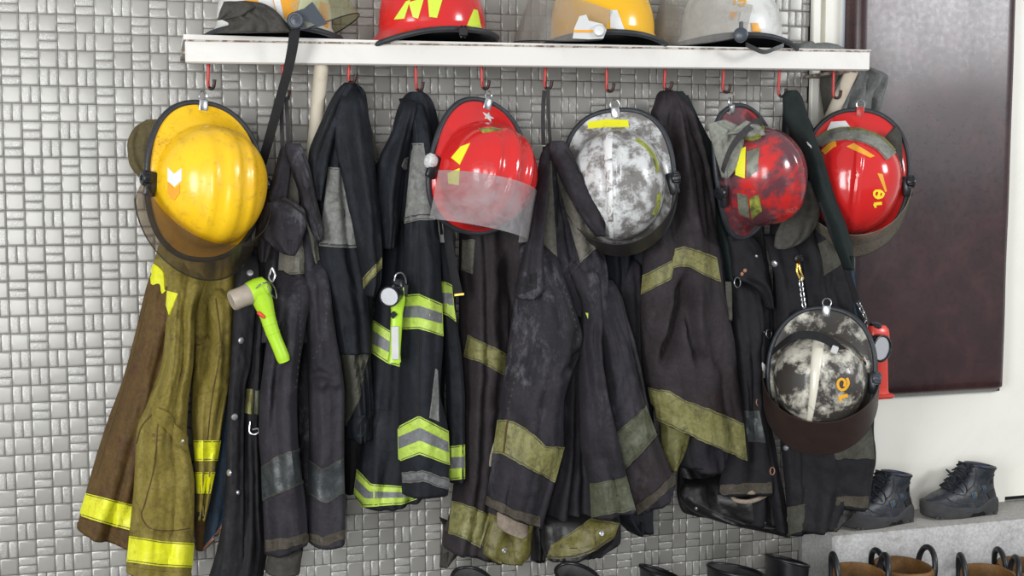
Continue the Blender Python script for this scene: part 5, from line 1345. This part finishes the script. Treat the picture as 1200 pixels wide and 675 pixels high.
def angle_torch(label, hx, hy, hr, top, bot, y, body, headmat, facing, wid, labelpatch):
    root = thing('angle_torch', at(hx, hy, y), label, 'torch')
    c = at(hx, hy, y - .035); r = hr * np.linalg.norm(c - CAM) / FPX
    ax = nrm(np.array(facing))
    V, F = lathe(c, ax, [(.0003, -.045), (r * .7, -.045), (r * .95, -.034), (r * .95, -.012), (r * 1.03, -.010), (r * 1.03, .008), (r * .92, .010), (r * .86, .006)], 30, cap=False); hd = build('head', V, F, M[headmat], root)
    V, F = lathe(c, ax, [(r * .86, .0055), (r * .6, -.004), (r * .3, -.012), (r * .16, -.013), (r * .16, -.004), (.0003, -.002)], 28); build('reflector', V, F, M['reflector'], hd)
    V, F = lathe(c, ax, [(r * .15, -.006), (r * .15, .0), (r * .08, .002), (.0003, .003)], 14); build('bulb', V, F, M['lens_glass'], hd)
    P = resample3([at(top[0], top[1], y), at((top[0] + bot[0]) / 2, (top[1] + bot[1]) / 2, y), at(bot[0], bot[1], y)], 20)
    ws = np.interp(np.linspace(0, 1, 20), [0, .06, .25, .35, .9, 1], [wid * .75, wid, wid * 1.02, wid * .82, wid * .78, wid * (.95)])
    V = []
    for p_, w_ in zip(P, ws):
        for k in range(20):
            t = 2 * math.pi * k / 20; sx = abs(math.cos(t)) ** .6 * np.sign(math.cos(t)); sy = abs(math.sin(t)) ** .6 * np.sign(math.sin(t))
            V.append(p_ + np.array([sx * w_, sy * w_ * .85, 0]))
    F = gridF(20, 20, True) + [list(range(20)), [380 + k for k in range(20)][::-1]]
    bd = build('body', np.array(V), F, M[body], root, sharp=50)
    return root, bd
root, bd = angle_torch('lime torch with round black head hanging on the lime-banded jacket', 457, 347, 12, (467, 333), (462, 424), -.255, 'lime_plastic', 'black_plastic', (-.55, -1, -.15), .016, True)
y = -.2705
V, F = rbox(at(463, 402, y), (1, 0, 0), (0, 1, 0), (0, 0, 1), .0085, .002, .038, .001); build('white_label', V, F, M['white_tag'], bd)
V, F = rbox(at(461, 369, y), (1, 0, 1), (0, 1, 0), (-1, 0, 1), .007, .003, .006, .001); build('switch', V, F, M['black_plastic'], bd)
V, F = lathe(at(466, 333, -.255), (0, 0, 1), [(.016, -.01), (.015, .006), (.010, .012), (.0003, .013)], 20); build('cap', V, F, M['black_plastic'], bd)
V, F = rbox(at(475, 340, -.262), (1, 0, 0), (0, 1, 0), (.1, 0, 1), .006, .005, .014, .002); build('belt_clip', V, F, M['rubber'], root)
V, F = tube(smoothpts([at(462, 331, -.262), at(464, 322, -.265), at(470, 320, -.262), at(475, 326, -.258), at(476, 338, -.255)], 6), .0022, 8); build('wire_bail', V, F, M['steel'], root)
root, bd = angle_torch('red torch with round black head hanging from a chain at the right', 1031, 408, 15, (1026, 381), (1029, 466), -.255, 'red_plastic', 'black_plastic', (.25, -1, -.05), .031, False)
V, F = lathe(at(1026, 383, -.262), (0, -.2, 1), [(.017, -.006), (.017, .004), (.012, .009), (.0003, .010)], 20); build('button', V, F, M['black_plastic'], bd)
V, F = rbox(at(1029, 463, -.255), (1, 0, 0), (0, 1, 0), (0, 0, 1), .033, .028, .006, .004); build('foot', V, F, M['red_plastic'], bd)
links('torch_chain', 'small steel chain holding the red torch below the dark green edge', 'chain', [at(1004, 351, -.265), at(1009, 362, -.268), at(1014, 373, -.266), at(1015, 384, -.262)], 9, .0055, 'steel')
# ------------------------------------------------------------------ footwear
def stack(o, d, levels, n=40, e=.85, rim=None):
    """rings stacked upwards; levels: (z, heel x, toe x, half width[, slope])"""
    d = nrm(d); s = np.cross((0, 0, 1), d)
    zs = [l[0] for l in levels]; q = np.linspace(0, 1, 44); t = np.linspace(0, 1, len(levels))
    A = np.array([l[:4] for l in levels], float)
    Z, H, T_, Wd = (pchip(t, A[:, k], q) for k in range(4))
    slope = np.interp(q, t, [l[4] if len(l) > 4 else 0 for l in levels])
    V = []
    for i in range(44):
        c, a = (H[i] + T_[i]) / 2, (T_[i] - H[i]) / 2
        for k in range(n):
            f = 2 * math.pi * k / n
            cx, sy = math.cos(f), math.sin(f)
            x = c + a * np.sign(cx) * abs(cx) ** e; w = Wd[i] * np.sign(sy) * abs(sy) ** e
            w *= 1 - .12 * max(0, -cx) + .0 * cx
            V.append(np.asarray(o) + d * x + s * w + np.array([0, 0, Z[i] + slope[i] * cx]))
    return np.array(V), gridF(44, n, True), 44, n

def work_shoe(o, d, sc, label):
    root = thing('work_shoe', o, label, 'shoe', 'black work shoes on the concrete step')
    S = sc / .28
    def L(*a): return [tuple(x * S for x in l) for l in a]
    # upper
    V, F, r, n = stack(o, d, L((.022, -.130, .138, .047), (.040, -.132, .140, .047), (.058, -.128, .132, .045), (.070, -.124, .110, .043), (.084, -.120, .070, .040), (.100, -.118, .040, .037), (.116, -.117, .014, .036), (.130, -.118, -.004, .037), (.141, -.121, -.014, .038, .004), (.150, -.123, -.022, .038, .010)), 44)
    k = len(V); c = V[-n:].mean(0)
    inn = c + (V[-n:] - c) * .84; low = inn - np.array([0, 0, .05 * S])
    V2 = np.concatenate([V, inn, low]); F2 = F + gridF(2, n, True, k - n) + [[k - n + i, k - n + (i + 1) % n, k + (i + 1) % n, k + i] for i in range(0)]
    F2 = F + gridF(3, n, True, k - n) + [[k + n + i for i in range(n)]] + [list(range(n))[::-1]]
    up = build('upper', V2, F2, M['shoe_leather'], root, sharp=None)
    p = Piece(); p.o = up; p.V = V2; p.F = F2; p.bvh = BVHTree.FromPolygons(V2.tolist(), F2); p.parent = root
    # padded collar
    Pc = c + (V[-n:] - c) * .93 + np.array([0, 0, .001])
    Vt, Ft = tube(Pc, .0055 * S, 8, True); build('padded_collar', Vt, Ft, M['shoe_leather'], root, sharp=None)
    ci = c + (V[-n:] - c) * .80; lo2 = ci - np.array([0, 0, .045 * S]); hi2 = c + (V[-n:] - c) * .86 + np.array([0, 0, .004 * S])
    build('padded_lining', np.concatenate([hi2, ci, lo2]), gridF(3, n, True), M['shoe_blue'], root, sharp=None)
    # sole with a heel notch
    V, F, r, n = stack(o, d, L((.0, -.136, .132, .044), (.004, -.139, .140, .048), (.020, -.139, .146, .051), (.032, -.136, .146, .050), (.036, -.131, .141, .047)), 72)
    dd = nrm(d)
    for i in range(len(V)):
        x = (V[i] - np.asarray(o)) @ dd / S; z = (V[i][2] - o[2]) / S
        notch = math.exp(-((x + .035) / .028) ** 4)
        if z < .02: V[i][2] += notch * .018 * S * (1 - z / .03)
        V[i][2] += (.020 * max(0, (x - .05) / .1) ** 2 + .020 * math.exp(-((x + .10) / .045) ** 2) * (z > .02) + .010 * math.exp(-((x - .11) / .045) ** 2) * (z > .02) - .008 * math.exp(-((x + .03) / .03) ** 2) * (z > .02)) * S * (.5 if z < .01 else 1)
    F = F + [list(range(n))[::-1], [43 * n + i for i in range(n)]]
    so = build('sole', V, F, M['shoe_sole'], root, sharp=40)
    # tread lugs
    for k in range(14):
        x = -.104 + k * .0168
        if -.065 < x < -.01: continue
        s = np.cross((0, 0, 1), dd)
        zt = .020 * max(0, (x - .05) / .1) ** 2 * .5
        Vb, Fb = rbox(np.asarray(o) + dd * x * S + np.array([0, 0, (zt + .0045) * S]), dd, s, (0, 0, 1), .006 * S, .040 * S, .0042 * S, .001)
        build('tread_lug', Vb, Fb, M['shoe_sole'], so)
    return root, p, dd, S, up
def shoe_details(root, p, o, dd, S, up):
    s = np.cross((0, 0, 1), dd); o = np.asarray(o)
    if s @ (CAM - o) < 0: s = -s
    W = lambda x, w, z: o + dd * x * S + s * w * S + np.array([0, 0, z * S])
    def near(x, z, w=0.0):
        h = p.bvh.ray_cast(Vector(W(x, .15, z)), Vector(-s)); 
        if h[0] is None:
            h = p.bvh.find_nearest(Vector(W(x, .03, z)))
        return np.array(h[0]), np.array(h[1])
    # tongue and laces
    tg = [W(x, 0, z) for x, z in ((.060, .088), (.036, .106), (.014, .126), (-.004, .146), (-.008, .164))]
    V, F = strip(smoothpts(tg, 5), .044 * S, s, np.array([0, 0, 1]) * .7 + dd * .7, .009 * S); build('tongue', V, F, M['shoe_leather'], root, sharp=50)
    rr = random.Random(int(o[0] * 1000))
    for k in range(5):
        t = k / 4; x, z = .056 - .062 * t, .094 + .060 * t
        a = W(x, .026, z - .004); b = W(x - .008, -.026, z + .004); m = W(x + .006, 0, z + .010)
        V, F = tube(smoothpts([W(x - .004, .036, z - .012), a, m, b], 6), .0026 * S, 7); build('lace', V, F, M['lace'], root)
        V, F = tube(smoothpts([W(x - .012, .030, z + .004), W(x + .004, .004, z + .012), W(x + .004, -.026, z - .002)], 6), .0026 * S, 7); build('lace', V, F, M['lace'], root)
        P, Nn = near(x - .012, z - .012)
        V, F = ring(P + Nn * .001, Nn, .0042 * S, .0012); build('eyelet', V, F, M['grey_plastic'], root)
    for q in ([(.03, .02, .128), (.05, .03, .135), (.055, .035, .115), (.04, .03, .108), (.026, .01, .128)], [(.03, -.01, .13), (.04, -.02, .142), (.05, 0, .14), (.03, .005, .128)], [(.028, .012, .128), (.026, .038, .118), (.018, .046, .100), (.016, .047, .085)]):
        V, F = tube(smoothpts([W(*w) for w in q], 6), .0024 * S, 7); build('lace', V, F, M['lace'], root)
    # side windows, seams
    def side_patch(name, quad, mat, off):
        g = []; nu = 8
        for i in range(nu):
            for j in range(nu):
                a, b = i / (nu - 1), j / (nu - 1)
                x = (quad[0][0] * (1 - a) + quad[1][0] * a) * (1 - b) + (quad[3][0] * (1 - a) + quad[2][0] * a) * b
                z = (quad[0][1] * (1 - a) + quad[1][1] * a) * (1 - b) + (quad[3][1] * (1 - a) + quad[2][1] * a) * b
                P, Nn = near(x, z); g.append(P + s * off)
        V = np.array(g); k = len(V); V = np.concatenate([V, V - s * .004]); F = gridF(nu, nu) + gridF(nu, nu, off=k, flip=True)
        lp = list(range(nu)) + [i * nu + nu - 1 for i in range(1, nu)] + [(nu - 1) * nu + j for j in range(nu - 2, -1, -1)] + [i * nu for i in range(nu - 2, 0, -1)]
        for q in range(len(lp)): F.append([lp[q], k + lp[q], k + lp[(q + 1) % len(lp)], lp[(q + 1) % len(lp)]])
        return build(name, V, F, M[mat], root, sharp=50)
    side_patch('side_vent', [(-.004, .078), (-.024, .084), (-.028, .068), (-.010, .060)], 'dirty_tape_grey', .002)
    side_patch('side_stripe', [(-.010, .076), (-.014, .078), (-.020, .066), (-.015, .064)], 'shoe_blue', .0035)
    side_patch('side_vent', [(-.046, .096), (-.060, .098), (-.068, .086), (-.054, .082)], 'dirty_tape_grey', .002)
    side_patch('side_stripe', [(-.052, .094), (-.056, .095), (-.063, .086), (-.058, .085)], 'shoe_blue', .0035)
    side_patch('heel_counter', [(-.070, .072), (-.112, .078), (-.122, .040), (-.085, .044)], 'black_leather', .002)
    for q in ([(.052, .080), (.020, .074), (.004, .088), (-.016, .100), (-.030, .128), (-.030, .150)], [(-.03, .06), (-.05, .080), (-.08, .112), (-.112, .122)], [(.085, .074), (.070, .060), (.050, .052), (.010, .054), (-.030, .050), (-.07, .052)]):
        pts = []
        for x, z in resample(smoothpts(np.array(q), 5), 24):
            P, Nn = near(x, z); pts.append(P + s * .0008)
        V, F = tube(np.array(pts), .0014, 6); build('seam', V, F, M['stitch'], root, sharp=None)

for (px, py, d, sc, label) in ((1125, 606, (-1, -.04, 0), .252, 'black work shoe with blue padding on the concrete step, fully visible at right'),
                               (1029, 614, (-1, -.18, 0), .248, 'black work shoe on the concrete step, its toe hidden behind the jacket hem')):
    o = at(px, py, LEDGE_Y + (.085 if px > 1100 else .068)); o[2] = LEDGE_Z + .0022
    r_, p_, dd, S, up = work_shoe(o, np.array(d, float), sc, label); shoe_details(r_, p_, o, dd, S, up)

def rubber_boot(px, ptop, y, label, face=(0, -1, 0), w=.058, ln=.070, slope=.012, tall=None, ss=0.0):
    """ptop: pixel height of the rim"""
    o = at(px, ptop, y); h = o[2] if tall is None else tall; o = np.array([o[0], y, 0.0])
    root = thing('rubber_boot', o, label, 'boot', 'black rubber boots standing under the jackets')
    V, F, r, n = stack(o, face, [(.022, -.085, .185, .048), (.05, -.085, .19, .049), (.085, -.083, .165, .046), (.12, -.080, .085, .044), (.16, -.078, .060, .044), (.24, -.074, .060, .049), (h - .03, -ln, ln, w - .002, slope * .8), (h, -ln, ln, w, slope)], 44)
    sd = np.cross((0, 0, 1), nrm(face)); q = (V - o) @ sd / w; zf = np.clip((V[:, 2] - h * .7) / (h * .3), 0, 1); V[:, 2] += ss * q * zf
    k = len(V); c = V[-n:].mean(0); inn = c + (V[-n:] - c) * .92; low = inn - np.array([0, 0, .16])
    low = low.mean(0) + (low - low.mean(0)) * .8
    F2 = F + gridF(2, n, True, k - n) + [list(range(n))[::-1]]
    V2 = np.concatenate([V, inn]); build('shaft', V2, F2, M['boot_rubber'], root, sharp=None)
    build('lining', np.concatenate([inn, low]), gridF(2, n, True) + [[n + i for i in range(n)]], M['boot_lining'], root, sharp=None)
    Vt, Ft = tube(c + (V[-n:] - c) * .97 + (0, 0, .0005), .0045, 8, True); build('rim', Vt, Ft, M['boot_rubber'], root, sharp=None)
    V, F, r, n = stack(o, face, [(0, -.088, .18, .047), (.006, -.092, .19, .051), (.024, -.092, .198, .052), (.03, -.088, .192, .049)], 44)
    build('sole', V, F + [list(range(n))[::-1], [43 * n + i for i in range(n)]], M['rubber'], root, sharp=50)
    return root
rubber_boot(553, 680, -.36, 'black rubber boot under the leather flap, leftmost of the boots and barely showing', slope=-.008, w=.045)
rubber_boot(676, 675, -.36, 'black rubber boot under the middle jacket, second boot from the left', slope=-.008, face=(.15, -1, 0), w=.044, ss=.004)
rubber_boot(774, 672, -.36, 'black rubber boot with a slanted open top, under the gap left of the tall jacket', slope=.008, face=(-.1, -1, 0), w=.047, ln=.075, ss=-.016)
rubber_boot(862, 669, -.36, 'black rubber boot with the widest slanted top, left of the tallest boot', slope=.010, face=(-.1, -1, 0), w=.067, ln=.085, ss=-.012)
rubber_boot(922, 657, -.30, 'tallest black rubber boot, standing beside the corner of the concrete step', slope=.010, face=(-.1, -1, 0), w=.050, ln=.066, ss=-.014)

def loop_boot(px, ptop, y, label, face, w=.062, ln=.080, lean=0):
    o = at(px, ptop, y); h = o[2]; o = np.array([o[0], y, 0.0])
    root = thing('fire_boot', o, label, 'boot', 'tan lined boots with pull loops in front of the step')
    V, F, r, n = stack(o, face, [(.022, -.088, .19, .050), (.05, -.088, .195, .051), (.085, -.086, .165, .048), (.12, -.083, .09, .046), (.16, -.080, .064, .046), (h * .7, -.076, .066, .052), (h - .022, -ln, ln, w - .001), (h - .018, -ln - .001, ln + .001, w)], 44)
    build('shaft', V, F + [list(range(n))[::-1]], M['boot_rubber'], root, sharp=None)
    V, F, r, n = stack(o, face, [(h - .024, -ln - .002, ln + .002, w + .001), (h - .008, -ln - .003, ln + .003, w + .0015), (h, -ln, ln, w)], 44)
    k = len(V); c = V[-n:].mean(0); inn = c + (V[-n:] - c) * .93; low = inn - np.array([0, 0, .17]); low = low.mean(0) + (low - low.mean(0)) * .8
    build('top_band', np.concatenate([V, inn]), F + gridF(2, n, True, k - n), M['tan_leather'], root, sharp=None)
    build('lining', np.concatenate([inn, low]), gridF(2, n, True) + [[n + i for i in range(n)]], M['tan_leather'], root, sharp=None)
    Vt, Ft = tube(c + (V[-n:] - c) * .985 - (0, 0, .012), .004, 6, True); 
    V2, F2, r, n2 = stack(o, face, [(h - .034, -ln - .002, ln + .002, w + .001), (h - .026, -ln - .003, ln + .003, w + .002)], 44)
    build('ochre_band', V2, F2, M['boot_yellow'], root, sharp=None)
    d = nrm(face); s = np.cross((0, 0, 1), d)
    for sg in (-1, 1):
        P = []
        for t in np.linspace(0, math.pi, 20):
            P.append(o + s * sg * (w - .004) * (1 + .10 * math.sin(t)) + d * math.cos(t) * .042 * (1 if math.sin(t) < .3 else 1) + np.array([0, 0, h - .02 + .062 * math.sin(t) ** .8]))
        P = [P[0] - np.array([0, 0, .04])] + P + [P[-1] - np.array([0, 0, .04])]
        V, F = tube(np.array(P), .0075, 10); build('pull_loop', V, F, M['rubber'], root, sharp=None)
    V, F, r, n = stack(o, face, [(0, -.09, .185, .049), (.006, -.094, .195, .053), (.024, -.094, .203, .054), (.03, -.09, .197, .051)], 44)
    build('sole', V, F + [list(range(n))[::-1], [43 * n + i for i in range(n)]], M['rubber'], root, sharp=50)
loop_boot(1007, 670, -.40, 'tan lined fire boot with black pull loops, leftmost of the looped boots', (-.35, -1, 0))
loop_boot(1058, 662, -.30, 'tan lined fire boot with wide open top, nearest the step, second looped boot', (-.1, -1, 0), w=.070)
loop_boot(1158, 671, -.40, 'tan lined fire boot with loops below the fully visible shoe, third looped boot', (-.45, -1, 0), w=.066)
loop_boot(1200, 662, -.30, 'tan lined fire boot cut by the right edge of the picture', (-.3, -1, 0), w=.066)
# ------------------------------------------------------------------ light
def area(name, loc, target, sx, sy, power, color=(1, 1, 1)):
    l = bpy.data.lights.new(name, 'AREA'); l.shape = 'RECTANGLE'; l.size = sx; l.size_y = sy; l.energy = power; l.color = color
    o = bpy.data.objects.new(name, l); COL.objects.link(o); o.location = loc
    o.rotation_euler = (Vector(target) - Vector(loc)).to_track_quat('-Z', 'Y').to_euler()
    return o
area('garage_door_daylight', (-3.5, -3.6, 1.35), (-.1, 0, 1.1), 1.2, 2.0, 130, (.97, .985, 1))
area('garage_door_daylight', (-1.7, -4.75, 1.15), (0, 0, 1.15), 1.15, 1.9, 75, (.98, .99, 1))
area('window_daylight', (3.8, -3.6, 2.5), (1.0, 0, 1.4), 1.0, .9, 100, (.95, .97, 1))
w = bpy.data.worlds.new('world'); SC.world = w; w.use_nodes = True
w.node_tree.nodes['Background'].inputs[0].default_value = (.93, .96, 1, 1)
w.node_tree.nodes['Background'].inputs[1].default_value = .54
SC.view_settings.view_transform = 'Standard'
SC.view_settings.look = 'None'
SC.view_settings.exposure = 0.0
SC.view_settings.gamma = 1.0
SC.view_settings.use_curve_mapping = False
